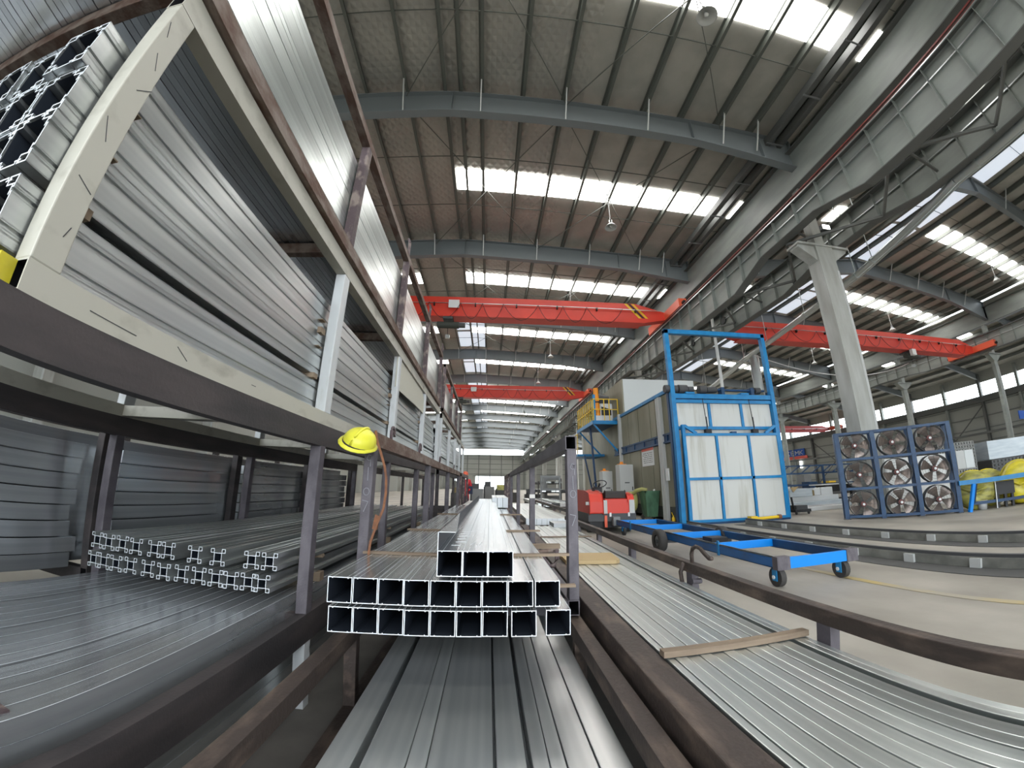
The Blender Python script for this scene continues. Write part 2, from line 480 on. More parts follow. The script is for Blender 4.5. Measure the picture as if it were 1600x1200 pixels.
for k, y in zip(BAYS, YR):
    r = sroot('rafter', (0, y, 0))
    for key in ('l', 'r', 'w'):
        link_mesh('rafter_span', ME[key], (0, y, 0), r)
    if k <= 6:
        for x, z in BRACE.items():
            link_mesh('fly_brace', brm, (x, y, z), r)
# diagonal wind bracing rods
for k in (-1, 0, 1, 2):
    y0, y1 = Y0 + S * k + .2, Y0 + S * (k + 1) - .2
    for xa, xb in ((-3.5, 2.5), (2.5, 8.7)):
        b = MB()
        b.bar((xa, y0, roofz(xa) - .55), (xb, y1, roofz(xb) - .55), .028, .028)
        b.bar((xb, y0, roofz(xb) - .6), (xa, y1, roofz(xa) - .6), .028, .028)
        r = sroot('wind_brace', (0, 0, 0)); part('brace_rod', b, 'purlin', r)
# haunch-high jack beams on the column rows (deep pale plate girders along Y)
def jack(name, x, zt, zb, wf=.45):
    r = sroot(name, (x, 0, 0))
    b = MB(); b.box(x - .012, x + .012, YN, YF, zb, zt); part('web', b, 'girder', r)
    b = MB(); b.box(x - wf / 2, x + wf / 2, YN, YF, zt - .02, zt + .02); b.box(x - wf / 2, x + wf / 2, YN, YF, zb - .02, zb + .02)
    part('flange', b, 'girder_dark', r)
    return r
jack('jack_beam', 11.95, 14.0, 12.35)
jack('jack_beam', 41.3, 14.2, 12.7)
# valley gutter channels
g1 = sroot('trim_2', (11.3, 0, 14))
b = MB()
for x in (10.95, 11.5):
    b.box(x - .1, x + .1, YN, YF, 14.28, 14.6)
part('gutter_channel', b, 'girder_dark', g1)
b = MB()
for k in range(0, 40):
    y = -18 + k * 2.3
    b.box(10.8, 11.6, y, y + .06, 14.24, 14.28)
part('gutter_strap', b, 'mid_grey', g1)

# crane runway girders
def runway(x, sgn, ztop, depths, bay='left'):
    """welded plate girder along Y with stiffeners; depths: list of (y, zbottom)"""
    r = sroot('runway_girder', (x, 0, ztop))
    b = MB()
    for (ya, za), (yb, zb) in zip(depths, depths[1:]):
        b.add([(x - .012, ya, za), (x + .012, ya, za), (x + .012, yb, zb), (x - .012, yb, zb), (x - .012, ya, ztop), (x + .012, ya, ztop), (x + .012, yb, ztop), (x - .012, yb, ztop)], BOXF)
    part('web', b, 'girder', r)
    b = MB()
    b.box(x - .28, x + .28, YN, YF, ztop - .03, ztop)
    for (ya, za), (yb, zb) in zip(depths, depths[1:]):
        b.add([(x - .2, ya, za - .03), (x + .2, ya, za - .03), (x + .2, yb, zb - .03), (x - .2, yb, zb - .03), (x - .2, ya, za), (x + .2, ya, za), (x + .2, yb, zb), (x - .2, yb, zb)], BOXF)
    part('flange', b, 'girder_dark', r)
    b = MB(); b.box(x - .08, x + .02, YN, YF, ztop - .48, ztop - .44)
    part('longitudinal_stiffener', b, 'galv', r)
    y = YN + .5; n = 0; rest = MB()
    def zb_at(y):
        for (ya, za), (yb, zb) in zip(depths, depths[1:]):
            if ya <= y <= yb: return za + (zb - za) * (y - ya) / (yb - ya)
        return depths[-1][1]
    while y < YF:
        zb = zb_at(y)
        sb = MB(); sb.box(x - .17, x - .012, y, y + .014, zb, ztop - .03); sb.box(x + .012, x + .17, y, y + .014, zb, ztop - .03)
        if -6 < y < 60: part('stiffener', sb, 'girder', r)
        else: rest.add(sb.v, sb.f)
        y += 1.15
    part('stiffener', rest, 'girder', r, kind='stuff')
    b = MB(); b.box(x - .04, x + .04, YN, YF, ztop, ztop + .12)
    part('crane_rail', b, 'dark_grey', r)
    return r
base = lambda mid, sup: [(YN, sup), (-7, sup), (-4.5, mid), (6.6, mid), (8.6, sup), (11.5, sup), (13.5, mid - .05)] + \
    [p for c in (28.4, 46.8, 65.2, 83.6, 102, 120.4) for p in ((c - 3.6, mid), (c - 1.6, sup), (c + 1.6, sup), (c + 3.6, mid))] + [(YF, mid)]
runway(10.85, 1, H + 9.75, base(H + 8.2, H + 8.75))
runway(13.5, -1, H + 9.75, base(H + 8.4, H + 8.75))
runway(39.7, 1, H + 10.35, base(H + 9.0, H + 9.2))
# horizontal surge lacing between the two middle girders
lc = sroot('surge_truss', (12.2, 0, H + 8.6))
yy = -8.0; i = 0
while yy < 60:
    b = MB()
    b.bar((11.0, yy, H + 8.62), (13.35, yy + 2.3, H + 8.62), .09, .09)
    b.bar((13.35, yy + 2.3, H + 8.62), (11.0, yy + 4.6, H + 8.62), .09, .09)
    b.bar((11.0, yy, H + 9.5), (13.35, yy, H + 8.7), .07, .07)
    part('lacing_bar', b, 'girder_dark', lc); yy += 4.6
# red conductor rails with the pale cable tray beside them
cb = thing('conductor_rail', 'thin red conductor rail running along the crane runway over the aisle', 'conductor rail', (10.45, 0, H + 9.6))
part('bar', MB().box(10.43, 10.47, YN, YF, H + 9.63, H + 9.68).box(10.43, 10.47, YN, YF, H + 9.52, H + 9.56), 'busbar', cb)
part('cable_tray', MB().box(10.36, 10.40, YN, YF, H + 9.44, H + 9.47), 'galv', cb)

# columns
def column(x, y, ztop=H + 8.3, w_=.78, d_=.55, m='column', top=True, up=13.6):
    r = sroot('column', (x, y, 0))
    part('shaft', MB().box(x - w_ / 2, x + w_ / 2, y - d_ / 2, y + d_ / 2, 0, ztop), m, r)
    part('corner_angle', MB().box(x + w_ / 2 - .1, x + w_ / 2 + .01, y - d_ / 2 - .01, y - d_ / 2, 0, ztop - 1), 'light_grey', r)
    if top:
        b = MB()
        b.prism([(x - w_ / 2, ztop - .6), (x + w_ / 2, ztop - .6), (x + w_ / 2 + .75, ztop - .08), (x + w_ / 2 + .75, ztop), (x - w_ / 2 - .75, ztop), (x - w_ / 2 - .75, ztop - .08)], 'y', y - .2, y + .2)
        part('bracket', b, m, r)
        part('seat_plate', MB().box(x - w_ / 2 - .8, x + w_ / 2 + .8, y - .3, y + .3, ztop, ztop + .08), m, r)
        part('upper_shaft', MB().box(x - .22, x + .22, y - .16, y + .16, ztop + .08, up), m, r)
    return r
for k in BAYS:
    y = Y0 + S * k + .3
    if k % 2 == 0: column(12.1, y, H + 8.3, up=12.35)
    column(41.3, y + .1, H + 8.9, .55, .3, 'girder', up=12.7)
    column(-15.3, y, 14.3, .6, .4, 'column', False)
for k in BAYS[2:]:
    r = sroot('trim_3', (13.0, Y0 + S * k, 0))
    if k % 2: part('downpipe', MB().cyl((13.1, Y0 + S * k, 0), (13.1, Y0 + S * k, 14), .09, 8), 'white_paint', r)
# walls
wl = MB(); wl.box(-16.3, -16.0, YN, YF, 0, 11.0); wl.box(-16.3, -16.0, YN, YF, 12.2, 14.9)
struct('wall_left', wl, 'wall_sheet')
wr = MB(); wr.box(WX, WX + .2, YN, YF, 0, H + 7.75); wr.box(WX, WX + .2, YN, YF, H + 9.25, WZ)
wro = struct('wall_right', wr, 'wall_sheet')
b = MB()
z = 1.2
while z < 9.0:
    part('sheeting_rail', MB().box(WX - .14, WX, YN, YF, z, z + .1), 'wall_rib', wro); z += 1.35
part('sill_beam', MB().box(WX - .5, WX, YN, YF, H + 7.0, H + 7.6), 'girder_dark', wro)
for k in BAYS:
    for dy in (0, S / 2):
        y = Y0 + S * k + dy
        part('wall_post', MB().box(WX - .45, WX - .05, y - .15, y + .15, 0, WZ - .3), 'girder_dark' if dy == 0 else 'girder', wro)
    if k % 2 == 0:
        y = Y0 + S * k
        b = MB().bar((WX - .5, y, .2), (WX - .5, y + S, H + 6.6), .1, .1).bar((WX - .5, y + S, .2), (WX - .5, y, H + 6.6), .1, .1)
        b.bar((WX - .6, y, H + 7.2), (WX - .6, y + S, H + 9.6), .07, .07)
        part('cross_brace', b, 'girder_dark', wro)
part('girt_truss', MB().box(WX - 1.0, WX - .9, YN, YF, H + 3.4, H + 3.65), 'girder_dark', wro)
# far gable wall with its long strip window and the bright doorways
wf = MB()
yw = YF
def wb(x0, x1, z0, z1): wf.box(x0, x1, yw, yw + .3, z0, z1)
wb(-16.3, WX, H + 12.85, 18.0)
wb(-16.3, WX, H + 3.3, H + 10.8)
wb(-16.3, -7.6, 0, H + 1.6); wb(-16.3, -7.6, H + 3.2, H + 3.3); wb(-16.3, -13, H + 1.6, H + 3.3); wb(-7.6, -5.0, 0, H + 3.3); wb(8, WX, 0, H + 3.3)
wfo = struct('wall_far', wf, 'wall_sheet')
for x in range(-12, 14, 4):
    part('wall_post', MB().box(x - .15, x + .15, yw - .3, yw, 0, H + 10.8), 'wall_rib', wfo)
for z in (H + 4.0, H + 5.7, H + 7.5, H + 9.2):
    part('sheeting_rail', MB().box(-16, 40, yw - .15, yw, z, z + .15), 'wall_rib', wfo)
part('door_header', MB().box(-6, 9, yw - .35, yw - .02, H + 3.3, H + 3.6), 'girder', wfo)
wn = MB().box(-16.3, -12, YN - .3, YN, 0, 9).box(14, 24, YN - .3, YN, 0, 9).box(36, 60, YN - .3, YN, 0, 9).box(-16.3, 60, YN - .3, YN, 9, 18)
struct('wall_near', wn, 'wall_sheet')

# sky portals in the openings: they only tell the renderer where daylight enters
def portal(name, loc, rot, sx, sy):
    l = bpy.data.lights.new(name, 'AREA'); l.shape = 'RECTANGLE'; l.size = sx; l.size_y = sy
    l.cycles.is_portal = True
    o = bpy.data.objects.new(name, l); COL.objects.link(o); o.location = loc; o.rotation_euler = rot
portal('sky_portal', (1, YN - .15, 4.5), (R(90), 0, 0), 26, 9)            # near gate
portal('sky_portal', (30, YN - .15, 4.5), (R(90), 0, 0), 12, 9)
portal('sky_portal', (WX + .1, (YN + YF) / 2, H + 8.5), (R(90), 0, R(90)), YF - YN, 1.5)
portal('sky_portal', (-16.15, (YN + YF) / 2, 11.6), (R(90), 0, R(-90)), YF - YN, 1.2)
portal('sky_portal', (19, YF + .15, H + 11.8), (R(-90), 0, 0), 72, 2.0)

# ================================================================== STILLAGES
def rail(b, x0, x1, y0, y1, z0, z1, t=.005):
    b.hollow(x0, x1, y0, y1, z0, z1, t, 0, 1, 0)
def stillage(label, xl, xr, ys, zlow, ztop, hlow, htop, pw, pd, m, group=None, mpost=None, wl=.06, name='stillage', crossm=None, front_y=None, cap=0, skip_cross=(), feet=False, footm='white_steel'):
    """long open steel basket. ys: post positions (front face); rails run the whole length"""
    mpost = mpost or m; crossm = crossm or m
    y0, y1 = ys[0], ys[-1] + pd
    t = thing(name, label, 'rack', ((xl + xr) / 2, y0, H + zlow), 0, group)
    for x0 in (xl, xr - wl):
        b = MB(); rail(b, x0, x0 + wl, y0, y1, H + zlow, H + zlow + hlow)
        part('lower_rail', b, [m, 'black'], t, bevel=.004)
        b = MB(); rail(b, x0, x0 + wl, y0, y1, H + ztop - htop, H + ztop)
        part('upper_rail', b, [m, 'black'], t, bevel=.004)
    for i, y in enumerate(ys):
        for x0 in (xl, xr - pw):
            part('post', MB().box(x0, x0 + pw, y, y + pd, H + zlow + hlow, H + ztop - htop), mpost, t, bevel=.004)
        if i not in skip_cross:
            part('cross_bar', MB().box(xl + wl, xr - wl, y + .005, y + pd - .005, H + zlow + .004, H + zlow + hlow - .004), crossm, t, bevel=.003)
    if feet:
        for y in ys:
            for x0 in (xl, xr - pw): part('foot', MB().box(x0, x0 + pw, y, y + pd, 0, H + zlow), footm, t)
    return t
# --- left row, bottom basket (dark brown) and its base frame
stillage('dark steel stillage, lowest of the left row, holding flat tubes under the loose slotted profiles', -2.39, -.955, [-1.0, 2.1, 3.6, 5.1, 6.6], -.85, .315, .15, .118, .062, .065, 'dark_steel', mpost='purple_steel', wl=.062, feet=True)
stillage('dark steel stillage standing beyond the lowest left one, far along the aisle', -2.39, -.955, [7.2, 8.8, 10.4, 12.0, 13.6], -.85, .315, .15, .118, .062, .065, 'dark_steel', wl=.062, feet=True)
b = MB()
# --- left row, middle basket (pale beige) full of heavy slotted profiles
pal = stillage('pale beige steel stillage full of heavy slotted profiles, above the dark one', -2.39, -.96, [.516, 2.1, 3.68, 5.3, 6.85], .315, 1.391, .075, .10, .062, .085, 'pale_steel', mpost='pale_steel', wl=.062)
part('end_rail', MB().box(-2.39, -1.0, .47, .515, H + .30, H + .385), 'yellow_film_b', pal, 'yellow painted front end rail')
pal2 = stillage('pale stillage beyond the nearest pale one, small and far along the aisle', -2.39, -.96, [7.3, 8.9, 10.5, 12.1, 13.7], .315, 1.391, .075, .10, .062, .085, 'pale_steel', mpost='white_steel', wl=.062)
b = MB()
for y0_, z0_, y1_, z1_ in ((.53, .80, .56, .74), (.55, 1.08, .575, 1.03), (.54, .62, .59, .60), (.56, .93, .60, .97), (.7, .35, .85, .345), (1.0, .37, 1.05, .34), (1.4, .36, 1.43, .36), (.525, 1.20, .545, 1.15), (.57, .47, .58, .50)):
    b.bar((-.9594, y0_, H + z0_), (-.9594, y1_, H + z1_), .0022, .001, up=(1, 0, 0))
part('scratch', b, 'dark_grey', pal, kind='stuff')
for c in [c for c in pal.children if c.name.startswith('post')][2:]: c.data.materials[0] = MATS['white_steel']
# --- left row, top basket (rusty) full of thin tubes
rus = stillage('rusty brown stillage full of thin tubes, topmost of the left row', -2.36, -.93, [.5, 2.02, 3.5, 5.05, 6.6], 1.40, 2.385, .08, .065, .06, .065, 'rust_steel', mpost='rust_purple', wl=.06)
rus2 = stillage('rusty brown stillage on top of the row, farther along the aisle', -2.36, -.93, [7.2, 8.7, 10.2, 11.7], 1.40, 2.385, .08, .065, .06, .065, 'rust_steel', mpost='rust_purple', wl=.06)
# hook ends on the top of the rusty posts
for i, y in enumerate((3.5, 5.05, 6.6)):
    part('stacking_lug', MB().bar((-.95, y + .02, H + 2.385), (-.93, y - .05, H + 2.52), .03, .04).bar((-.93, y - .05, H + 2.52), (-.95, y - .04, H + 2.58), .02, .02), 'rust_purple', rus)
# --- middle row: base frame and the basket of square tubes
base = stillage('brown steel base stillage in front, holding wide flat bars under the square tubes', -.70, .495, [-1.2, .4, 1.98, 3.9, 5.9, 7.9], -1.16, -.69, .07, .07, .062, .055, 'brown_rail', wl=.066, feet=True, footm='brown_rail')
mid = stillage('purple-grey stillage with chalk marks, holding the square tubes in the middle', -.70, .487, [2.1, 4.1, 6.1, 8.1], -.678, .282, .078, .078, .055, .07, 'purple_steel', wl=.062)
mid2 = stillage('brown stillage beyond the chalk-marked one at the aisle', -.70, .487, [8.7, 10.0, 11.3], -.678, .282, .078, .078, .06, .07, 'rust_purple', wl=.062, feet=True, footm='rust_purple')
for ch in [c for c in mid.children if c.name.startswith('upper_rail')][:1]:
    ch.data.materials[0] = MATS['rust_steel']
struct('rack_shade_sheet', MB().box(-4.2, 1.4, -4, 14, 0, .004), 'rack_shade')  # dark sheet under the racks, their shade put into its colour
def strokes(b, pts, y, r=.004):
    for p, q in zip(pts, pts[1:]):
        b.bar((p[0], y, H + p[1]), (q[0], y, H + q[1]), r, .004, up=(0, 1, 0))
def digit(ch, cx, cz, s=.03, h=.05):
    if ch == '9': return [[(cx - s * .1, cz + h * .1), (cx - s * .5, cz + h * .35), (cx - s * .1, cz + h), (cx + s * .4, cz + h * .8), (cx + s * .35, cz + h * .15), (cx - s * .1, cz + h * .1)], [(cx + s * .4, cz + h * .8), (cx + s * .4, cz - h * .8)]]
    if ch == '1': return [[(cx, cz + h), (cx + .002, cz - h)]]
    if ch == '0': return [[(cx + s * .6 * math.cos(a), cz + h * .55 * math.sin(a)) for a in [i * math.pi / 5 for i in range(11)]]]
    if ch == '7': return [[(cx - s * .7, cz + h * .8), (cx + s * .5, cz + h * .6), (cx - s * .3, cz - h * .9)]]
    return []
for x, zs in ((.461, ((.09, '9'), (.02, '1'), (-.042, '0'), (-.18, '7'))), (-.672, ((.12, '9'), (.05, '1'), (-.045, '0'), (-.12, '7')))):
    b = MB()
    for z, ch in zs:
        for st in digit(ch, x, z, .027, .036): strokes(b, st, 2.0985, .0035)
    part('chalk_mark', b, 'chalk', mid, kind='stuff')
part('sticker', MB().box(.428, .487, 4.096, 4.099, H - .125, H - .085), 'sticker', mid, 'small white square sticker')
# --- right row: low stillage of flat bars with its tall brown side rail
rr = thing('stillage', 'low brown stillage at the right carrying the broad bed of flat bars', 'rack', (.95, -1.2, H - 1.16))
part('side_beam', MB().box(.52, .632, -1.2, 6.4, H - .735, H - .62), 'brown_rail', rr, bevel=.006)
part('side_beam', MB().box(1.27, 1.33, -1.2, 6.4, H - .78, H - .70), 'brown_rail', rr, bevel=.004)
part('top_rail', MB().box(1.265, 1.325, -1.2, 6.45, H - .552, H - .491), 'brown_rail', rr, bevel=.004)
for y in (-.9, .1, 1.30, 2.36, 3.42, 4.48, 5.54):
    part('post', MB().box(1.272, 1.318, y, y + .07, H - .70, H - .552), 'purple_steel', rr)
for y in (-.9, 1.30, 3.42, 5.54):
    part('leg', MB().box(.55, .61, y, y + .07, 0, H - .735), 'purple_steel', rr)
    part('leg', MB().box(1.272, 1.33, y, y + .07, 0, H - .78), 'purple_steel', rr)
    part('cross_bar', MB().box(.632, 1.27, y, y + .07, H - .76, H - .69), 'brown_rail', rr)
rr2 = thing('stillage', 'low brown stillage beyond the near right one, behind the chalk-marked post', 'rack', (.95, 7.0, H - 1.16))
part('side_beam', MB().box(.52, .632, 6.9, 13, H - .735, H - .62), 'brown_rail', rr2)
part('top_rail', MB().box(1.5, 1.56, 6.9, 13, H - .5, H - .44), 'brown_rail', rr2)
for y in (7.0, 9.0, 11.0, 12.8):
    part('post', MB().box(1.5, 1.56, y, y + .07, 0, H - .5), 'rust_purple', rr2)
    part('cross_bar', MB().box(.632, 1.5, y, y + .07, H - .76, H - .69), 'brown_rail', rr2)
# white marked lower posts between the two left rows
b = MB()

# ------------------------------------------------------------------ stock: square tubes in the middle basket
tubes = [('lowest row', 'fourth', 1)]
G = 'square tubes stacked in the middle basket'
def sq(x0, z0, s, y0, y1, label, grp=G, t=.0032, name='square_tube', m='alu'):
    b = MB().hollow(x0, x0 + s, y0, y1, H + z0, H + z0 + s, t)
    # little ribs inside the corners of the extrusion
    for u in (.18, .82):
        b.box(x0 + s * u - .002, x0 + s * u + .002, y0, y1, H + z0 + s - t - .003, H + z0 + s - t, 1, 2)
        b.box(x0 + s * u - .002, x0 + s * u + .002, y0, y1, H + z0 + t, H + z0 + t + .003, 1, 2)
    for u in (0, s - .0014):                 # glints along the top edges, painted as bright strips
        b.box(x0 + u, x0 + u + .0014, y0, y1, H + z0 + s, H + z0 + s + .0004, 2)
    for u in (.22, .78):  # two more painted glint lines on the tube top
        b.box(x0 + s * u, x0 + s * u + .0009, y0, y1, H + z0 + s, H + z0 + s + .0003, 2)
    o = single(name, b, [m, 'alu_in_shade', 'cut'], label, 'tube', (x0 + s / 2, y0, H + z0), grp, bevel=0)
    o.rotation_euler.y = random.uniform(-.007, .007)
    return o
row1 = [-.620, -.521, -.421, -.320, -.220, -.119, -.019, .093, .2275]
for i, x in enumerate(row1):
    sq(x, -.577, .0975, 1.56 + random.uniform(-.004, .004), 7.55, f'open square aluminium tube, {NUM[i]} from the left in the lowest row')
for i in range(9):
    x = -.629 + i * .1012
    if i == 8: x += .004
    sq(x, -.466, .0985, 1.56 + random.uniform(-.003, .003), 7.55, f'open square aluminium tube, {NUM[i]} from the left in the second row')
for i, x in enumerate([-.201, -.1005, 0.0]):
    sq(x, -.353, .099, 1.56, 7.7, f'open square aluminium tube, {["left", "middle", "right"][i]} of the three in the upper row')
b = MB()
b.add([(-.201, 1.56, H - .252), (-.198, 1.56, H - .252), (-.198, 7.4, H - .252), (-.201, 7.4, H - .252), (-.201, 1.56, H - .182), (-.198, 1.56, H - .182), (-.198, 7.4, H - .182), (-.201, 7.4, H - .182)], BOXF, 1); b.m[-4] = 2  # left flange darkened, the shade under the angle put into its colour
b.box(-.201, -.131, 1.56, 1.62, H - .1845, H - .182, 0, 2)
b.add([(-.201, 1.62, H - .1845), (-.131, 1.62, H - .1845), (-.195, 2.6, H - .1845), (-.201, 2.6, H - .1845), (-.201, 1.62, H - .182), (-.131, 1.62, H - .182), (-.195, 2.6, H - .182), (-.201, 2.6, H - .182)], BOXF, 0)
single('angle_profile', b, ['alu', 'alu_in_shade', 'cut'], 'thin cut angle profile standing on the left tube of the upper row', 'profile', (-.2, 1.56, H - .252))
# battens between the rows
def batten(x0, x1, y, z, h=.012, w_=.035, label='', m='wood', rz=0):
    b = MB().bar((x0, y, H + z + h / 2), (x1, y + rz, H + z + h / 2), w_, h)
    return single('wooden_batten', b, m, label, 'batten', ((x0 + x1) / 2, y, H + z))
batten(-.66, .43, 2.09, -.3665, .0125, .03, 'thin wooden batten across the tubes beneath the upper row, nearest one')
batten(-.66, .42, 3.2, -.3665, .0125, .03, 'thin wooden batten across the tubes, second from the front')
batten(-.66, .42, 5.0, -.3665, .0125, .03, 'thin wooden batten across the tubes, farthest one')
batten(-.64, .42, 1.9, -.4785, .0118, .03, 'thin batten between the two full rows of tubes')
batten(.30, .50, 2.75, -.43, .03, .05, 'short wooden block end beside the chalk-marked post')
batten(.626, 1.262, 1.40, -.614, .022, .036, 'light wooden batten lying across the flat bars at the right', rz=.02)
batten(.626, 1.262, 4.75, -.614, .012, .03, 'thin far batten lying across the flat bars at the right')
# scribbles on the left upper tube
b = MB()
for p in ([(-.15, 1.80), (-.10, 1.80)], [(-.15, 1.90), (-.11, 1.91)], [(-.16, 1.70), (-.12, 1.70)], [(-.08, 1.72), (-.06, 1.80), (-.05, 1.70)], [(-.04, 1.70), (-.03, 1.80)], [(-.15, 2.0), (-.09, 2.01)], [(-.15, 2.1), (-.09, 2.1)], [(-.14, 2.2), (-.08, 2.2)]):
    for q, s in zip(p, p[1:]): b.bar((q[0], q[1], H - .2532), (s[0], s[1], H - .2532), .004, .001)
part('pen_mark', b, 'cut', bpy.data.objects['square_tube.018'], kind='stuff')

# ------------------------------------------------------------------ flat bars
def flat(x0, x1, y0, y1, z0, z1, label, grp, m='alu_top', name='flat_bar', rib=False):
    b = MB().box(x0, x1, y0, y1, H + z0, H + z1, 0, 1)
    if name == 'flat_tube': b.box(x1 - .004, x1 - .0022, y0, y1, H + z1, H + z1 + .0004, 1)  # painted glint along the aisle-side edge
    o = single(name, b, [m, 'cut'], label, 'bar', ((x0 + x1) / 2, y0, H + z0), grp, bevel=.0025)
    if x1 - x0 < .2 and m != 'alu_dim': o.rotation_euler.y = random.uniform(-.008, .008)      # bars never lie quite level
    return o
for i in range(3):
    flat(.045 + .09 * i, .13 + .09 * i, 6.4, 8.2, -.353, -.19, f'tall pale bar at the far end of the tubes, {NUM[i]} from the left', 'tall pale bars at the far end of the tubes', 'alu_pale')
cent = [(-.471, -.378), (-.353, -.228), (-.226, -.170), (-.167, .020), (.031, .116), (.133, .181), (.183, .229), (.232, .318), (.321, .413)]
for i, (a, c) in enumerate(cent):
    flat(a, c, -1.1, 7.6 + random.uniform(-.1, .1), -.86, -.80 + random.uniform(-.0012, .0012), f'wide flat aluminium bar below the square tubes, {NUM[i]} from the left', 'wide flat bars in the base stillage', 'alu_pale')
for j in range(4):
    for i in range(6):
        x0 = -.46 + .145 * i + (.01 if j % 2 else 0)
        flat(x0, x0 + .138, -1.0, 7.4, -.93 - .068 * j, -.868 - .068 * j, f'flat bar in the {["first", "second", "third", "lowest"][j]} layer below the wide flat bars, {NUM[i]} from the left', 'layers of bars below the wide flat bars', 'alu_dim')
x = .640; i = 0
wds = [.026] + [.0463] * 9 + [.052, .034, .033]
gap = {0: .003, 9: .006, 10: .024}
for i, wd in enumerate(wds):
    if x + wd > 1.27: break
    flat(x, x + wd, -1.15 + random.uniform(-.05, .05), 6.2 + random.uniform(-.1, .1), -.66, -.618 + (.002 if i % 2 else 0), f'flat aluminium bar in the bed at the right, {NUM[i]} from the left', 'flat bars in the bed at the right')
    b = MB().box(x + wd * .72, x + wd * .80, -1.1, 6.15, H - .6165, H - .6145)
    x += wd + gap.get(i, .0025)
flat(.64, 1.26, -1.1, 6.1, -.69, -.662, 'dark sheet standing in for the shade in the gaps of the bed of flat bars at the right', None, 'gap_shade', 'gap_shade_sheet')  # sheet darkened to paint the shade showing in the bar gaps
# bars on the farther right stillage
for i in range(9):
    flat(.64 + .092 * i, .64 + .092 * i + .088, 6.7, 12.6, -.66, -.55, f'pale flat bar on the farther right stillage, {NUM[i]} from the left', 'bars on the farther right stillage')
# left row: flat tubes in the lowest stillage
for j in range(2):
    for i in range(16):
        x0 = -1.06 - .078 * (i + 1)
        if j == 1 and i > 3: break
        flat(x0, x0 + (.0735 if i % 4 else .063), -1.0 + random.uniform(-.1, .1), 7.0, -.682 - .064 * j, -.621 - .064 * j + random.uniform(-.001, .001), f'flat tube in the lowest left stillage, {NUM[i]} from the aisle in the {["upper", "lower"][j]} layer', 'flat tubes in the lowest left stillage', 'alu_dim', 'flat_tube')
for j in range(3):
    flat(-1.35, -1.06, -1, 6.9, -1.16 + .085 * j, -1.08 + .085 * j, f'bundle layer near the floor beside the left row, {NUM[j]} from the bottom', 'low layers near the floor', 'alu_pale', 'flat_tube')
# stock of the next row behind (seen through the posts)
for seg, (ya, yb) in enumerate(((-1.6, 2.12), (2.42, 3.62), (3.9, 6.9))):
    for j in range(8):
        z0 = -.645 + .097 * j
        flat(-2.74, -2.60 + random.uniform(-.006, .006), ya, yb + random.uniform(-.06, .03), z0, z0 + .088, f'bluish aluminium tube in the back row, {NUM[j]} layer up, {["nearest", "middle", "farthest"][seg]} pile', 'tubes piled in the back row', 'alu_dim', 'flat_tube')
stillage('dark stillage holding the bluish tubes in the back row behind the left one', -4.0, -2.52, [2.18, 3.66, 5.2, 6.9], -.75, .42, .1, .1, .06, .08, 'dark_steel', feet=True, footm='dark_steel')
flat(-3.9, -2.76, -1.5, 7.0, -.645, .2, 'wide dark bulk of tubes behind the back row pile', None, 'alu_dim', 'tube_bundle')
# two slotted layers of small profiles
def slot_small(w_):
    u = w_; t = .035 * u; c = .245 * u; e = .5 * u
    W = [(-c, c, c - t / 2, c + t / 2), (-c, c, -c - t / 2, -c + t / 2), (-c - t / 2, -c + t / 2, -c, c), (c - t / 2, c + t / 2, -c, c)]
    for sx in (-1, 1):
        for sz in (-1, 1):
            xa, xb = sorted((sx * c, sx * e)); za, zb = sorted((sz * c, sz * e))
            W += [(xa, xb, za, za + t), (xa, xb, zb - t, zb), (xa, xa + t, za, zb), (xb - t, xb, za, zb)]
            W += [(sx * .12 * u, sx * c, sz * e - t / 2, sz * e + t / 2)] if False else []
    return W
def prof_mesh(name, W, L, mats=('alu_pale', 'cut'), core=None):
    b = MB()
    for x0, x1, z0, z1 in W: b.box(min(x0, x1), max(x0, x1), 0, L, min(z0, z1), max(z0, z1), 0, 1)
    if core:                                     # inner walls of the hollow chamber, its shade put into the colour
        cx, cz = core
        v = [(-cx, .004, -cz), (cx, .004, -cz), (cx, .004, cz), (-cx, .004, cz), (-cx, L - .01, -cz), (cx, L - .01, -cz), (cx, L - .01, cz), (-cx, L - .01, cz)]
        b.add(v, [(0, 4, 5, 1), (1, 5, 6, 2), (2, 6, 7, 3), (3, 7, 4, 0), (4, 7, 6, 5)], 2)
    return b.mesh(name, list(mats) + ['alu_in_shade'])
SM = prof_mesh('slotted_profile', slot_small(.085), 5.0, ('alu_pale', 'cut'), (.245 * .085 - .003, .245 * .085 - .003))
top_x = [-2.19, -2.094, -2.006, -1.90, -1.785, -1.697, -1.522, -1.386, -1.201, -1.101]
bot_x = [-2.20, -2.118, -2.027, -1.937, -1.815, -1.70, -1.598, -1.495, -1.391, -1.299, -1.205, -1.125]
for i, x in enumerate(top_x):
    o = link_mesh('slotted_profile', SM, (x, 1.95 + random.uniform(-.01, .01), H - .412))
    tag(o, f'slotted aluminium profile, {NUM[i]} from the left in the upper loose row', 'profile', 'slotted profiles in two loose rows')
for i, x in enumerate(bot_x):
    o = link_mesh('slotted_profile', SM, (x, 1.95 + random.uniform(-.01, .01), H - .519))
    tag(o, f'slotted aluminium profile, {NUM[i]} from the left in the lower loose row', 'profile', 'slotted profiles in two loose rows')
for i, y in enumerate((2.5, 4.2, 6.0)):
    batten(-2.3, -1.05, y, -.4755, .019, .04, f'wooden batten between the rows of slotted profiles, {NUM[i]} from the front')
    batten(-2.3, -1.05, y, -.618, .055, .06, f'wooden bearer under the slotted profiles, {NUM[i]} from the front')
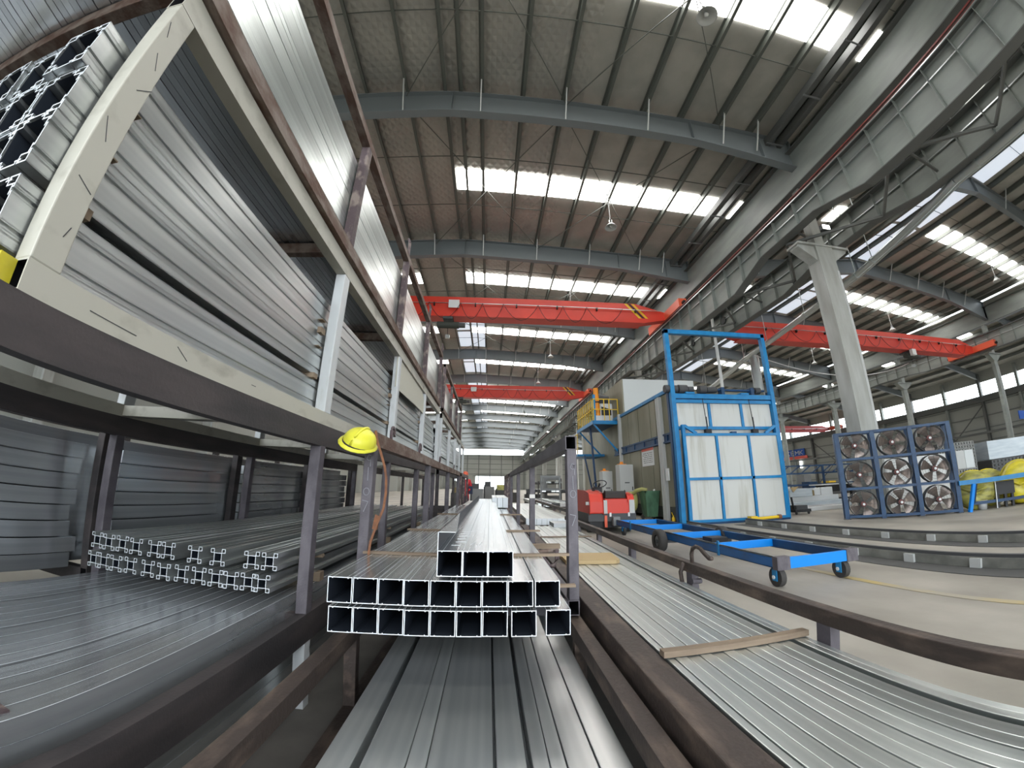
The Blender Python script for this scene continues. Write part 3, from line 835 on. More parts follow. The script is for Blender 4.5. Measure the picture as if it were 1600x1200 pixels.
# heavy slotted profiles in the pale basket
def slot_big(w_, h):
    t = .0045; W = []
    for sx in (-1, 1):
        W.append((sx * w_ / 2, sx * (w_ / 2 - t), -.20 * h, .20 * h))
        for sz in (-1, 1):
            W.append((sx * w_ / 2, sx * (w_ / 2 - t), sz * .29 * h, sz * .5 * h))
            # slot pocket
            W.append((sx * (w_ / 2 - .009), sx * (w_ / 2 - .009 - t), sz * .16 * h, sz * .33 * h))
            W.append((sx * w_ / 2, sx * (w_ / 2 - .011), sz * .20 * h - t / 2, sz * .20 * h + t / 2))
            W.append((sx * w_ / 2, sx * (w_ / 2 - .011), sz * .29 * h - t / 2, sz * .29 * h + t / 2))
            # corner chamber
            W.append((sx * (w_ / 2 - .038), sx * (w_ / 2 - .038 - t), sz * .33 * h, sz * .5 * h))
            W.append((sx * w_ / 2, sx * (w_ / 2 - .04), sz * .34 * h - t / 2, sz * .34 * h + t / 2))
    for sz in (-1, 1):
        W.append((-.20 * w_, .20 * w_, sz * h / 2, sz * (h / 2 - t)))
        for sx in (-1, 1):
            W.append((sx * .29 * w_, sx * .5 * w_, sz * h / 2, sz * (h / 2 - t)))
            W.append((sx * .16 * w_, sx * .33 * w_, sz * (h / 2 - .009), sz * (h / 2 - .009 - t)))
            W.append((sx * .2 * w_ - t / 2, sx * .2 * w_ + t / 2, sz * h / 2, sz * (h / 2 - .011)))
            W.append((sx * .29 * w_ - t / 2, sx * .29 * w_ + t / 2, sz * h / 2, sz * (h / 2 - .011)))
    return [tuple(q) for q in W]
BG = prof_mesh('heavy_profile', slot_big(.168, .1622), 6.35, ('alu_pale', 'cut'), (.168 / 2 - .0145, .1622 / 2 - .0145))
BG2 = prof_mesh('heavy_profile', slot_big(.168, .1622), 6.0, ('alu_pale', 'cut'), (.168 / 2 - .0145, .1622 / 2 - .0145))
rowz = [.486, .676, .84, 1.005]; xo = [0, .004, -.003, -.016]; yo = [.46, .44, .45, .43]
for j in range(4):
    for i in range(5):
        if j == 3 and i == 4: continue
        x = -1.115 - .172 * i + xo[j] - (.03 if j == 3 and i > 0 else 0)
        o = link_mesh('heavy_profile', BG, (x, yo[j] + random.uniform(-.015, .015), H + rowz[j]))
        tag(o, f'heavy slotted profile in the pale stillage, {["bottom", "second", "third", "top"][j]} layer, {NUM[i]} from the aisle', 'profile', 'heavy slotted profiles in the pale stillage')
        if i == 0:
            o = link_mesh('heavy_profile', BG2, (x, 7.2, H + rowz[j]))
            tag(o, f'heavy slotted profile in the farther pale stillage, {["bottom", "second", "third", "top"][j]} layer', 'profile', 'heavy profiles in the farther pale stillage')
for i, y in enumerate((.62, 2.02, 3.62, 5.2)):
    for j, (z, hh) in enumerate(((.567, .029), (.756, .004), (.920, .006))):
        if hh < .01: hh = .004
        b = MB().bar((-1.9, y, H + z + hh / 2), (-1.005, y, H + z + hh / 2), .05, hh)
        single('wooden_batten', b, 'wood', f'batten between profile layers in the pale stillage, {NUM[j]} gap up, {NUM[i]} post from the front', 'batten', (-1.4, y, H + z))
    b = MB().box(-1.022, -.998, y - .035, y + .02, H + .835, H + .87)
    if i: single('wooden_wedge', b, 'wood', f'small wooden wedge end sticking out by the {NUM[i]} pale post', 'wedge', (-1.01, y, H + .835))
# thin tubes in the rusty basket: bottom layer and the outer column that can be seen
def thin(y0, y1):
    return MB().box(-.0165, .0165, 0, y1 - y0, -.0165, .0165, 0, 1).mesh('thin_tube', ['alu_top', 'cut'])
T1, T2 = thin(-.9, 6.7), thin(7.2, 12.9)
n = 0
for j in range(20):
    o = link_mesh('thin_tube', T1, (-1.012 + random.uniform(-.0015, .0015), .0, H + 1.503 + .0335 * j))
    tag(o, f'thin aluminium tube on the aisle side of the rusty stillage, {NUM[j]} from the bottom', 'tube', 'thin tubes in the rusty stillage')
    if j % 2 == 0:
        o = link_mesh('thin_tube', T2, (-1.012, 7.2, H + 1.503 + .0335 * j)); o.scale = (1, 1, 1.9)
        tag(o, f'thin tube in the farther rusty stillage, {NUM[j // 2]} from the bottom', 'tube', 'thin tubes in the farther rusty stillage')
T3 = MB().box(-.0165, .0165, 0, 7.4, -.0165, .0165, 0, 1).mesh('thin_tube', ['alu_dim', 'cut'])
for i in range(1, 36):
    o = link_mesh('thin_tube', T3, (-1.012 - .0355 * i, -.7 + random.uniform(-.05, .05), H + 1.5 + random.uniform(0, .004)))
    tag(o, f'thin tube of the bottom layer in the rusty stillage, {NUM[i]} from the aisle', 'tube', 'thin tubes in the rusty stillage')
bulk = MB().box(-2.3, -1.035, -.6, 6.5, H + 1.53, H + 2.14)
single('tube_bundle', bulk, 'alu_dim', 'bulk of thin tubes filling the inside of the rusty stillage', 'bundle', (-1.7, 0, H + 1.53))
# cream sheet hanging in the pale basket, farther along
cs = MB().prism([(3.66, H + .965), (3.84, H + .962), (4.32, H + .981), (4.98, H + 1.0), (5.42, H + 1.0), (5.40, H + 1.14), (5.14, H + 1.275), (4.3, H + 1.285), (3.66, H + 1.285)], 'x', -.985, -.978)
single('cream_sheet', cs, 'cream_sheet', 'cream sheet hanging inside the farther part of the pale stillage', 'sheet', (-.98, 4.4, H + .965))

# ------------------------------------------------------------------ small things on the racks
# yellow hard hat
hh = thing('hard_hat', 'yellow hard hat hanging on the rail end above the chalk-marked left post', 'helmet', (-.70, 2.0, H + .20))
b = MB(); n = 20
vs = []; rings = [(0, .115), (.35, .112), (.7, .09), (.9, .06), (1.0, .02)]
def hat_shell(b, sx, sy, sz, c, rot):
    vs = []; N = 20; K = 7
    for k in range(K + 1):
        ph = k / K * math.pi / 2
        for i in range(N):
            t = 2 * math.pi * i / N
            p = Vector((sx * math.cos(ph) * math.cos(t), sy * math.cos(ph) * math.sin(t), sz * math.sin(ph)))
            vs.append(rot @ p + Vector(c))
    fs = [(k * N + i, k * N + (i + 1) % N, (k + 1) * N + (i + 1) % N, (k + 1) * N + i) for k in range(K) for i in range(N)]
    b.add(vs, fs, 0, True); return b
rot = Matrix.Rotation(R(24), 3, 'Y') @ Matrix.Rotation(R(20), 3, 'X')
hc = (-.70, 2.0, H + .215)
part('shell', hat_shell(MB(), .086, .105, .076, hc, rot), 'yellow_helmet', hh)
b = MB()
vs = []; N = 20
for rr_, zz in ((.084, 0), (.099, -.008), (.099, -.012), (.082, -.004)):
    for i in range(N):
        t = 2 * math.pi * i / N
        ext = 1.25 if -.9 < math.sin(t) - (-1) < .5 else 1.0
        vs.append(rot @ Vector((rr_ * math.cos(t), rr_ * ext * 1.18 * math.sin(t), zz)) + Vector(hc))
b.add(vs, [(k * N + i, k * N + (i + 1) % N, (k + 1) * N + (i + 1) % N, (k + 1) * N + i) for k in range(3) for i in range(N)], 0, True)
part('brim', b, 'yellow_helmet', hh)
b = MB().tube([rot @ Vector((0, .10 * math.cos(a), .08 * math.sin(a))) + Vector(hc) for a in [i * math.pi / 10 for i in range(11)]], .008, 6)
part('ridge', b, 'yellow_helmet', hh)
part('chin_strap', MB().bar((-.655, 1.99, H + .215), (-.64, 1.99, H + .19), .012, .02), 'black', hh, 'black strap')
# rust-brown strap hanging down beside it
pts = [(-.632, 2.04, H + .283), (-.615, 2.04, H + .22), (-.59, 2.04, H + .157), (-.565, 2.04, H + .09), (-.552, 2.04, H + .03), (-.548, 2.04, H - .05), (-.555, 2.04, H - .13), (-.585, 2.04, H - .21), (-.612, 2.04, H - .30), (-.618, 2.04, H - .365)]
st = MB()
for p, q in zip(pts, pts[1:]): st.bar(p, q, .012, .005, up=(0, 1, 0))
single('rusty_strap', st, 'rust', 'rust-brown strap hanging in a curve beside the left chalk-marked post', 'strap', (-.6, 2.04, H - .36))
st = MB().prism([(-.60, H - .16), (-.575, H - .17), (-.585, H - .24), (-.612, H - .235)], 'y', 2.05, 2.056)
single('rusty_tag', st, 'rust', 'orange-brown rusty plate tied to the hanging strap', 'plate', (-.59, 2.05, H - .24))
# lifting hooks on the rails
def hook(x, y, z, s, label, d=1, rz=0, m='rust_purple'):
    b = MB()
    pts = [(x, y, z), (x, y, z + s * .55)]
    for k in range(1, 9):
        a = math.pi - k * math.pi / 8
        pts.append((x, y + d * s * .35 * (1 + math.cos(a)), z + s * .55 + s * .38 * math.sin(a)))
    pts.append((x, pts[-1][1] + d * s * .12, z + s * .38))
    b.tube(pts, s * .11, 8)
    return single('lifting_hook', b, m, label, 'hook', (x, y, z))
hook(-.665, 2.50, H + .282, .10, 'curved rusty hook standing on the left rail just beyond the hard hat', 1)
hook(-.665, 3.53, H + .282, .10, 'second curved rusty hook farther along the left rail', 1)
hook(-.665, 5.0, H + .282, .09, 'third rusty hook on the left rail, smaller with distance', 1)
hook(-.665, 7.0, H + .282, .09, 'farthest rusty hook on the left rail', 1)
hk = MB().tube([(1.30, 2.40, H - .50), (1.30, 2.40, H - .44), (1.30, 2.385, H - .405), (1.30, 2.34, H - .385), (1.30, 2.29, H - .39), (1.30, 2.24, H - .415), (1.30, 2.19, H - .435), (1.30, 2.165, H - .43)], .013, 8)
single('lifting_hook', hk, 'brown_rail', 'bent rusty hook standing on the brown rail at the right', 'hook', (1.30, 2.40, H - .49))
# the clip that hangs on the right rail below the hook
ck = thing('rail_clip', 'curved brown steel clip hooked over the right rail below the bent hook', 'clip', (1.26, 2.44, H - .66))
part('plate', MB().tube([(1.262, 2.44, H - .50), (1.245, 2.455, H - .56), (1.25, 2.45, H - .62), (1.262, 2.44, H - .66)], .014, 6), 'brown_rail', ck)
part('pin', MB().cyl((1.24, 2.30, H - .585), (1.30, 2.30, H - .585), .016, 8), 'purple_steel', ck)
# rusty load clamp between the tubes and the post
cl = thing('load_clamp', 'rusty clamp lying by the batten end between the tubes and the right post', 'clamp', (.36, 2.5, H - .50))
part('jaw', MB().tube([(.33, 2.5, H - .41), (.35, 2.5, H - .45), (.38, 2.5, H - .50), (.42, 2.5, H - .50), (.44, 2.5, H - .45), (.43, 2.5, H - .40)], .016, 6), 'rust_purple', cl)
part('screw', MB().cyl((.26, 2.48, H - .415), (.45, 2.52, H - .405), .012, 8), 'rust_steel', cl)
# tan card on the right bed
cc = MB().prism([(.62, 3.12), (1.02, 3.08), (1.06, 3.12), (1.09, 3.44), (.62, 3.47)], 'z', H - .614, H - .585)
single('cardboard_piece', cc, 'tan_card', 'tan piece of board lying on the flat bars behind the chalk-marked post', 'board', (.9, 3.1, H - .614))

single('wooden_block', MB().box(-1.22, -1.11, .60, .68, H - .70, H - .615), 'rust_purple', 'rough brown block end at the lower left corner beside the flat tubes', 'block', (-1.16, .6, H - .7))

# ================================================================== OVERHEAD CRANES
def crane(name, label, x0, x1, y, z0, z1, taper_l, taper_r, m='red', hoist=None, plate=None, stripes=None, seed=1, drop=1.0):
    t = thing(name, label, 'crane', ((x0 + x1) / 2, y, H + z0))
    pts = [(x0, H + z0 + .35), (x0, H + z1 - .55)] if taper_l else [(x0, H + z0), (x0, H + z1)]
    pts = []
    if taper_l: pts += [(x0, H + z0 + .45), (x0, H + z1 - .5), (x0 + 1.9, H + z1)]
    else: pts += [(x0, H + z0), (x0, H + z1)]
    if taper_r: pts += [(x1 - 1.9, H + z1), (x1, H + z1 - .5), (x1, H + z0 + .3), (x1 - 1.6, H + z0)]
    else: pts += [(x1, H + z1), (x1, H + z0)]
    if taper_l: pts += [(x0 + 1.6, H + z0)]
    part('girder', MB().prism(pts, 'y', y - .26, y + .26), m, t)
    part('bottom_flange', MB().box(x0 + (1.6 if taper_l else 0), x1 - 1.6, y - .42, y + .42, H + z0 - .05, H + z0), m, t)
    part('cable_rail', MB().box(x0, x1 - .4, y - .40, y - .36, H + z1 - .48, H + z1 - .45), 'galv', t)
    xx = x0 + 1.2; rnd = random.Random(seed)
    while xx < x1 - .8:
        part('bracket', MB().box(xx, xx + .07, y - .40, y - .26, H + z1 - .62, H + z1 - .42), 'black', t)
        xx += 2.4
    b = MB(); xx = x0 + 4
    while xx < x1 - 3:
        w_ = rnd.uniform(1.2, 2.2)
        b.tube([(xx + w_ * k / 8, y - .44, H + z1 - .48 - drop * 4 * (k / 8) * (1 - k / 8)) for k in range(9)], .016, 5)
        xx += w_
    part('festoon_cable', b, 'black', t, kind='stuff')
    for xe, on in ((x1, taper_r), (x0, taper_l)):
        if not on: continue
        s = 1 if xe == x1 else -1
        part('end_carriage', MB().box(xe - .1, xe + s * .38, y - 2.15, y + 2.15, H + z0 + .28, H + z0 + .78), 'orange_red', t)
        for yy in (y - 1.8, y + 1.8):
            part('wheel', MB().cyl((xe + s * .38, yy, H + z0 + .42), (xe + s * .5, yy, H + z0 + .42), .22, 14), 'dark_grey', t)
        for yy, d in ((y - 2.15, -1), (y + 2.15, 1)):
            part('buffer', MB().cyl((xe + s * .15, yy, H + z0 + .5), (xe + s * .15, yy + d * .16, H + z0 + .5), .1, 10), 'black', t)
    if stripes:
        for k, mm in enumerate(('yellow', 'black', 'yellow')):
            x = stripes + .22 * k
            b = MB().prism([(x, H + z1 - .02), (x + .16, H + z1 - .02), (x + 1.0, H + z1 - .95), (x + .84, H + z1 - .95)], 'y', y - .268, y - .26)
            part('stripe', b, mm, t)
    if plate:
        part('plate', MB().box(plate, plate + .62, y - .43, y - .405, H + z1 - .78, H + z1 - .28), 'white_paint', t, 'white load plate')
    return t
def hoist(label, x, y, z, s=1.0):
    t = thing('chain_hoist', label, 'hoist', (x, y, H + z - .9))
    part('trolley', MB().box(x - .28, x + .28, y - .5, y + .5, H + z - .2, H + z - .06), 'dark_grey', t)
    part('body', MB().cyl((x - .62, y - .2, H + z - .48), (x + .62, y - .2, H + z - .48), .2, 14), 'olive_dark', t)
    part('motor', MB().cyl((x + .62, y - .2, H + z - .48), (x + .98, y - .2, H + z - .48), .15, 12), 'dark_grey', t)
    part('rope', MB().cyl((x, y - .2, H + z - .66), (x, y - .2, H + z - 1.1), .02, 6), 'black', t)
    part('hook_block', MB().box(x - .12, x + .12, y - .28, y - .12, H + z - 1.3, H + z - 1.1), 'galv', t)
    return t
crane('overhead_crane', 'nearest red overhead crane girder, spanning the aisle with yellow-black stripes', -14.3, 10.5, 20, 9.45, 10.72, True, True, hoist=1, plate=-2.62, stripes=7.9, seed=3)
hoist('dark hoist hanging under the left part of the nearest red crane', -2.6, 20, 9.4)
crane('overhead_crane', 'second red overhead crane, farther down the aisle above the yellow railing', -14.3, 10.5, 40.5, 9.55, 10.95, True, True, plate=-2.3, stripes=8.0, seed=5)
hoist('small dark hoist under the farther red crane', -3.4, 40.5, 9.5)
crane('overhead_crane', 'red overhead crane in the right-hand hall, behind the blue gantry and big column', 13.9, 39.4, 20.2, 8.85, 10.12, True, True, seed=8, drop=.8)
h2 = hoist('dark hoist with white box at the right end of the right-hand red crane', 30.6, 20.2, 8.86)
part('control_box', MB().box(30.1, 30.5, 19.45, 19.7, H + 8.3, H + 8.75), 'white_paint', h2)
crane('overhead_crane', 'faded red crane far off in the low outer bay', 42.6, 54.2, 51, 7.45, 8.35, False, True, m='far_red', seed=9, drop=.3)

# ================================================================== HANGING LAMPS, DUCT
def pendant(x, y, z, label, group):
    t = thing('pendant_lamp', label, 'lamp', (x, y, H + z), 0, group)
    top = roofz(x) - .2
    part('rod', MB().cyl((x, y, H + z + .25), (x, y, top), .022, 6), 'white_paint', t)
    part('shade', MB().lathe([(.05, .30), (.09, .24), (.13, .2), (.28, .02), (.29, 0), (.27, 0), (.12, .17), (.05, .2)], (x, y, H + z), 'z', 16), 'light_grey', t)
    part('ballast', MB().cyl((x, y, H + z + .24), (x, y, H + z + .42), .08, 10), 'galv', t)
    part('bulb', MB().lathe([(.0, .02), (.05, .03), (.07, .08), (.05, .14), (.03, .18)], (x, y, H + z), 'z', 10), 'white_paint', t)
    part('guy_wire', MB().cyl((x, y, H + z + .5 + .8), (x - 1.0, y, top), .008, 4, caps=False).cyl((x, y, H + z + 1.3), (x + 1.0, y, top), .008, 4, caps=False), 'white_paint', t, kind='stuff')
    return t
p0 = pendant(5.37, 4.95, 11.6, 'pendant lamp over the aisle, nearest the lens at the top of the picture', 'lamps over the aisle')
for i in range(1, 12):
    dup(p0, (5.37, 4.95 + 9.1 * i, H + 11.6), f'pendant lamp over the aisle, {NUM[i]} one going away')
for i in range(5):
    pendant(18.9, 13.7 + 9.2 * i, 12.5, f'pendant lamp in the right-hand hall nearer the column row, {NUM[i]} going away', 'inner lamps of the right-hand hall')
for i in range(5):
    pendant(34.0, 14.0 + 9.2 * i, 12.0, f'pendant lamp in the right-hand hall on its outer side, {NUM[i]} going away', 'outer lamps of the right-hand hall')
for i, (x, y) in enumerate(((12.9, 10.2), (10.2, 55), (10.2, 66), (10.2, 90), (12.6, 30))):
    t = thing('flood_lamp', f'small lit floodlight fixed to the columns, {NUM[i]} going away', 'lamp', (x, y, H + 9.4), 0, 'floodlights on the columns')
    part('housing', MB().box(x - .2, x + .2, y - .1, y + .1, H + 9.4, H + 9.62), 'dark_grey', t)
    part('glass', MB().box(x - .17, x + .17, y - .125, y - .1, H + 9.42, H + 9.6), 'lamp_glow', t)
# long silver duct with clamps and its leg
dt = thing('ventilation_duct', 'long silver duct running under the right-hand roof with its downpipe', 'duct', (15, 12, H + 8.3))
DP = [Vector((13.55, -3, H + 8.3)), Vector((13.75, 5.6, H + 8.3)), Vector((15.3, 11.3, H + 8.3)), Vector((17.35, 22.4, H + 8.3)), Vector((24.5, 50.0, H + 8.3))]
b, b2 = MB(), MB()
for p, q in zip(DP, DP[1:]):
    b.cyl(p, q, .125, 18); b2.cyl(p + Vector((.42, 0, .1)), q + Vector((.42, 0, .1)), .06, 10)
part('pipe', b, 'galv', dt)
part('side_pipe', b2, 'galv', dt)
part('downpipe', MB().cyl((17.55, 21.5, H + 8.3), (17.55, 21.5, 1.0), .30, 16), 'galv', dt)
for p, q, f in ((DP[0], DP[1], .9), (DP[1], DP[2], .8), (DP[2], DP[3], .0), (DP[2], DP[3], .35), (DP[2], DP[3], .7), (DP[2], DP[3], .98), (DP[3], DP[4], .3)):
    c = p.lerp(q, f); d = (q - p).normalized()
    part('clamp_ring', MB().cyl(c - d * .06, c + d * .05, .155, 18), 'galv', dt)
    part('hanger', MB().cyl(c, (c.x, c.y, roofz(c.x) - .3), .02, 6), 'galv', dt)
for i, (x, y, z) in enumerate(((20.5, 17, 8.8),)):
    b = MB().tube([(17.2 + k * .9, 21, H + 8.2 - 1.2 * 4 * (k / 16) * (1 - k / 16)) for k in range(17)], .03, 6)
    single('slack_cable', b, 'white_paint', 'pale slack cable swagged below the right-hand crane', 'cable', (17.2, 21, H + 7))

# ================================================================== AGEING OVEN
OX0, OX1, OY = 5.95, 9.68, 11.27
ov = thing('oven', 'big industrial oven with blue-framed lifting door and olive panelled side', 'oven', (7.8, OY, 0))
def bb(x0, x1, y0, y1, z0, z1): return MB().box(x0, x1, y0, y1, z0, z1)
part('body', bb(6.05, 9.6, 11.55, 17.4, .12, 4.3), 'oven_side', ov)
for i, y in enumerate((11.7, 12.9, 13.4, 14.55, 15.7, 16.6)):
    part('side_panel', bb(6.0, 6.05, y + .02, [12.88, 13.38, 14.53, 15.68, 16.58, 17.4][i], 2.92, 4.28), 'oven_side', ov)
    part('side_panel', bb(6.0, 6.05, y + .02, [12.88, 13.38, 14.53, 15.68, 16.58, 17.4][i], .5, 2.58), 'oven_side', ov)
part('side_panel', bb(6.01, 6.05, 11.7, 17.4, .12, .48), 'olive_dark', ov)
part('waist_beam', bb(5.93, 6.05, 11.6, 17.6, 2.60, 2.66).box(5.93, 6.05, 11.6, 17.6, 2.86, 2.92).box(5.97, 6.05, 11.6, 17.6, 2.66, 2.86), 'blue_dark', ov)
for k in range(6):
    part('rib', bb(5.93, 5.97, 12 + k, 12.05 + k, 2.66, 2.86), 'blue_dark', ov)
part('eave_beam', bb(5.95, 6.08, 11.6, 17.6, 4.3, 4.42), 'blue', ov)
part('roof_panel', bb(6.05, 9.6, 11.6, 17.5, 4.3, 4.38), 'oven_side', ov)
part('vent_line', MB().cyl((5.96, 12.6, .0), (5.96, 12.6, 4.25), .07, 10), 'light_grey', ov)
part('corner_post', bb(5.88, 6.0, 12.3, 12.45, 0, 4.25), 'light_grey', ov)
part('corner_post', bb(5.88, 6.0, 16.55, 16.72, 0, 4.45), 'light_grey', ov)
# blue gantry
for x in (5.86, 9.64):
    part('gantry_post', bb(x, x + .15, OY, OY + .16, 0, 6.42), 'blue', ov, bevel=.008)
    part('gantry_post', bb(x + (-.02 if x < 7 else .06), x + (.10 if x < 7 else .17), OY + .2, OY + .32, 0, 4.3), 'blue_dark', ov)
part('gantry_beam', bb(5.86, 9.79, OY, OY + .16, 6.27, 6.43), 'blue', ov, bevel=.008)
part('motor_beam', bb(6.0, 9.66, OY + .02, OY + .3, 3.98, 4.14), 'blue', ov)
part('motor_beam', bb(6.0, 9.66, OY + .05, OY + .3, 3.84, 3.95), 'blue', ov)
part('cross_beam', bb(6.0, 9.66, OY + .1, OY + .2, 2.96, 3.06), 'blue', ov)
for i in range(3):
    xa = 6.02 + i * 1.215
    part('upper_panel', bb(xa + .05, xa + 1.165, OY + .14, OY + .2, 3.06, 3.84), 'oven_panel', ov)
    if i: part('mullion', bb(xa - .045, xa + .045, OY + .1, OY + .2, 3.06, 3.84), 'blue', ov)
part('back_sheet', bb(6.0, 9.66, OY + .2, OY + .28, .1, 4.0), 'oven_panel', ov)
for x in (6.55, 8.6):
    b = MB().box(x - .16, x + .16, OY - .0, OY + .4, 4.14, 4.2)
    part('motor_foot', b, 'blue', ov)
for xa, xb, r_ in ((5.72, 6.15, .13), (6.2, 6.5, .15), (6.55, 6.75, .1), (6.95, 7.2, .14), (7.25, 7.6, .1), (9.1, 9.3, .12)):
    part('gear_motor', MB().cyl((xa, OY + .15, 4.32), (xb, OY + .15, 4.32), r_, 14), 'dark_grey', ov)
part('drive_shaft', MB().cyl((7.6, OY + .15, 4.32), (9.5, OY + .15, 4.32), .04, 10), 'blue_dark', ov)
for x in (7.75, 8.9):
    part('bearing', bb(x, x + .12, OY + .05, OY + .25, 4.14, 4.4), 'blue_dark', ov)
# lifting door
D0, D1 = 6.05, 9.60
dy = OY - .14
fr = part('lifting_door', bb(D0, D1, dy + .06, dy + .10, .08, 2.78), 'oven_panel', ov)
def dp(n, b, m, lab=None): return part(n, b, m, fr, lab)
for x in (D0, D1 - .1): dp('stile', bb(x, x + .1, dy, dy + .1, .05, 3.08), 'blue')
for z in (.05, 1.33, 2.72): dp('rail', bb(D0 + .1, D1 - .1, dy, dy + .1, z, z + .085), 'blue')
dp('sill', bb(D0 - .02, D1 + .02, dy - .02, dy + .1, -.0, .06), 'blue_dark')
for i in (1, 2):
    xa = D0 + i * (D1 - D0) / 3
    dp('stile', bb(xa - .04, xa + .04, dy, dy + .09, .13, 2.72), 'blue')
for i in range(3):
    xa, xb = D0 + i * (D1 - D0) / 3 + .06, D0 + (i + 1) * (D1 - D0) / 3 - .06
    for z0, z1 in ((.135, 1.33), (1.415, 2.72)):
        dp('panel', bb(xa, xb, dy + .035, dy + .06, z0, z1), 'oven_panel')
for s, x in ((1, D0 + .1), (-1, D1 - .1)):
    dp('gusset', MB().bar((x, dy + .05, 3.05), (x + s * .40, dy + .05, 2.80), .08, .09), 'blue')
for x in (6.98, 8.72):
    dp('lifting_lug', bb(x - .1, x + .1, dy, dy + .14, 2.80, 2.94), 'black')
    dp('hoist_rope', MB().cyl((x, dy + .07, 2.9), (x - .03, dy + .12, 3.98), .012, 6), 'black')
    dp('turnbuckle', MB().cyl((x, dy + .07, 3.0), (x - .01, dy + .07, 3.35), .022, 6), 'black')
dp('latch', bb(7.8, 7.98, dy, dy + .12, 2.8, 2.86), 'blue_dark')
# white hood behind on the roof
part('hood', bb(6.15, 9.75, 16.4, 20.0, 4.38, 6.12), 'white_panel', ov)
part('hood_side', bb(6.08, 6.15, 16.4, 20.0, 4.2, 6.1), 'oven_side', ov)
part('rear_body', bb(6.1, 9.6, 17.6, 24.0, .1, 4.3), 'oven_side', ov)
# notice on the side wall
nt_ = thing('notice_board', 'white safety notice with red heading on the oven side wall', 'sign', (5.98, 13.3, 1.93))
part('sheet', bb(5.985, 5.998, 13.28, 14.38, 1.93, 2.71), 'white_paint', nt_)
part('heading', bb(5.98, 5.985, 13.28, 14.38, 2.50, 2.69), 'sign_red', nt_)
b = MB(); rnd = random.Random(4)
for r_ in range(6):
    y = 13.4
    while y < 14.2:
        w_ = rnd.uniform(.05, .14)
        b.box(5.981, 5.985, y, y + w_, 2.40 - r_ * .07, 2.42 - r_ * .07); y += w_ + rnd.uniform(.03, .1)
part('print', b, 'dark_grey', nt_, kind='stuff')
# access platform with yellow railing
pf = thing('access_platform', 'blue access platform with yellow railing at the back corner of the oven', 'platform', (5.5, 17, 0))
part('deck', bb(4.8, 6.05, 17.0, 20.2, 4.12, 4.16), 'blue_dark', pf)
part('fascia', bb(4.78, 6.05, 16.95, 17.0, 4.05, 4.22).box(4.76, 4.8, 16.95, 20.2, 4.05, 4.22), 'blue', pf)
part('lower_deck', bb(4.6, 6.05, 19.5, 21.5, 2.74, 2.86), 'blue', pf)
part('strut', MB().bar((4.85, 17.1, 4.05), (6.0, 17.1, 2.75), .07, .07), 'blue', pf)
part('strut', MB().bar((4.85, 19.9, 4.05), (6.0, 19.9, 2.8), .07, .07), 'blue', pf)
part('ladder_post', MB().bar((5.3, 18.5, 0), (5.05, 18.5, 4.1), .09, .09), 'blue_dark', pf)
part('ladder_post', MB().bar((5.5, 19.5, 0), (4.95, 19.5, 2.8), .07, .07), 'blue_dark', pf)
for z in (5.25, 4.75):
    part('rail', bb(4.8, 6.05, 17.0, 17.03, z, z + .035), 'yellow', pf)
    part('rail', bb(4.8, 4.83, 17.0, 20.2, z, z + .035), 'yellow', pf)
for x in (4.82, 5.35, 5.6, 6.02):
    part('baluster', bb(x, x + .035, 17.0, 17.035, 4.16, 5.25), 'yellow', pf)
for k in range(9):
    part('baluster', bb(4.8, 4.835, 17.2 + k * .36, 17.235 + k * .36, 4.16, 5.25), 'yellow', pf)
for k in range(5):
    part('baluster', bb(4.62, 4.65, 19.6 + k * .4, 19.63 + k * .4, 2.86, 3.9), 'yellow', pf)
part('rail', bb(4.6, 4.64, 19.5, 21.5, 3.88, 3.92), 'yellow', pf)
part('gate_post', bb(4.9, 5.02, 17.25, 17.35, 4.16, 5.55), 'blue', pf)
od = thing('orange_cover', 'tall orange cover standing on the blue platform', 'cover', (5.2, 17.6, 4.16))
part('cover', MB().cyl((5.2, 17.6, 4.55), (5.16, 17.6, 5.95), .15, 12, r2=.13), 'orange', od)
part('band', MB().cyl((5.185, 17.6, 5.2), (5.18, 17.6, 5.26), .155, 12), 'black', od)
part('foot', bb(5.02, 5.38, 17.45, 17.75, 4.16, 4.55), 'white_paint', od)
bl = thing('burner_unit', 'white burner cabinet with black opening and motor beside the platform railing', 'machine', (5.8, 18.2, 4.16))
part('casing', bb(5.45, 6.07, 17.9, 18.9, 4.16, 5.25), 'box_white', bl)
part('opening', MB().prism([(5.5, 5.1), (6.0, 4.95), (6.0, 4.65), (5.5, 4.65)], 'y', 17.88, 17.9), 'black', bl)
part('motor', MB().cyl((5.25, 18.2, 5.6), (5.95, 18.2, 5.5), .22, 14), 'dark_grey', bl)
part('motor_seat', bb(5.3, 5.9, 18.0, 18.5, 5.25, 5.4), 'black', bl)

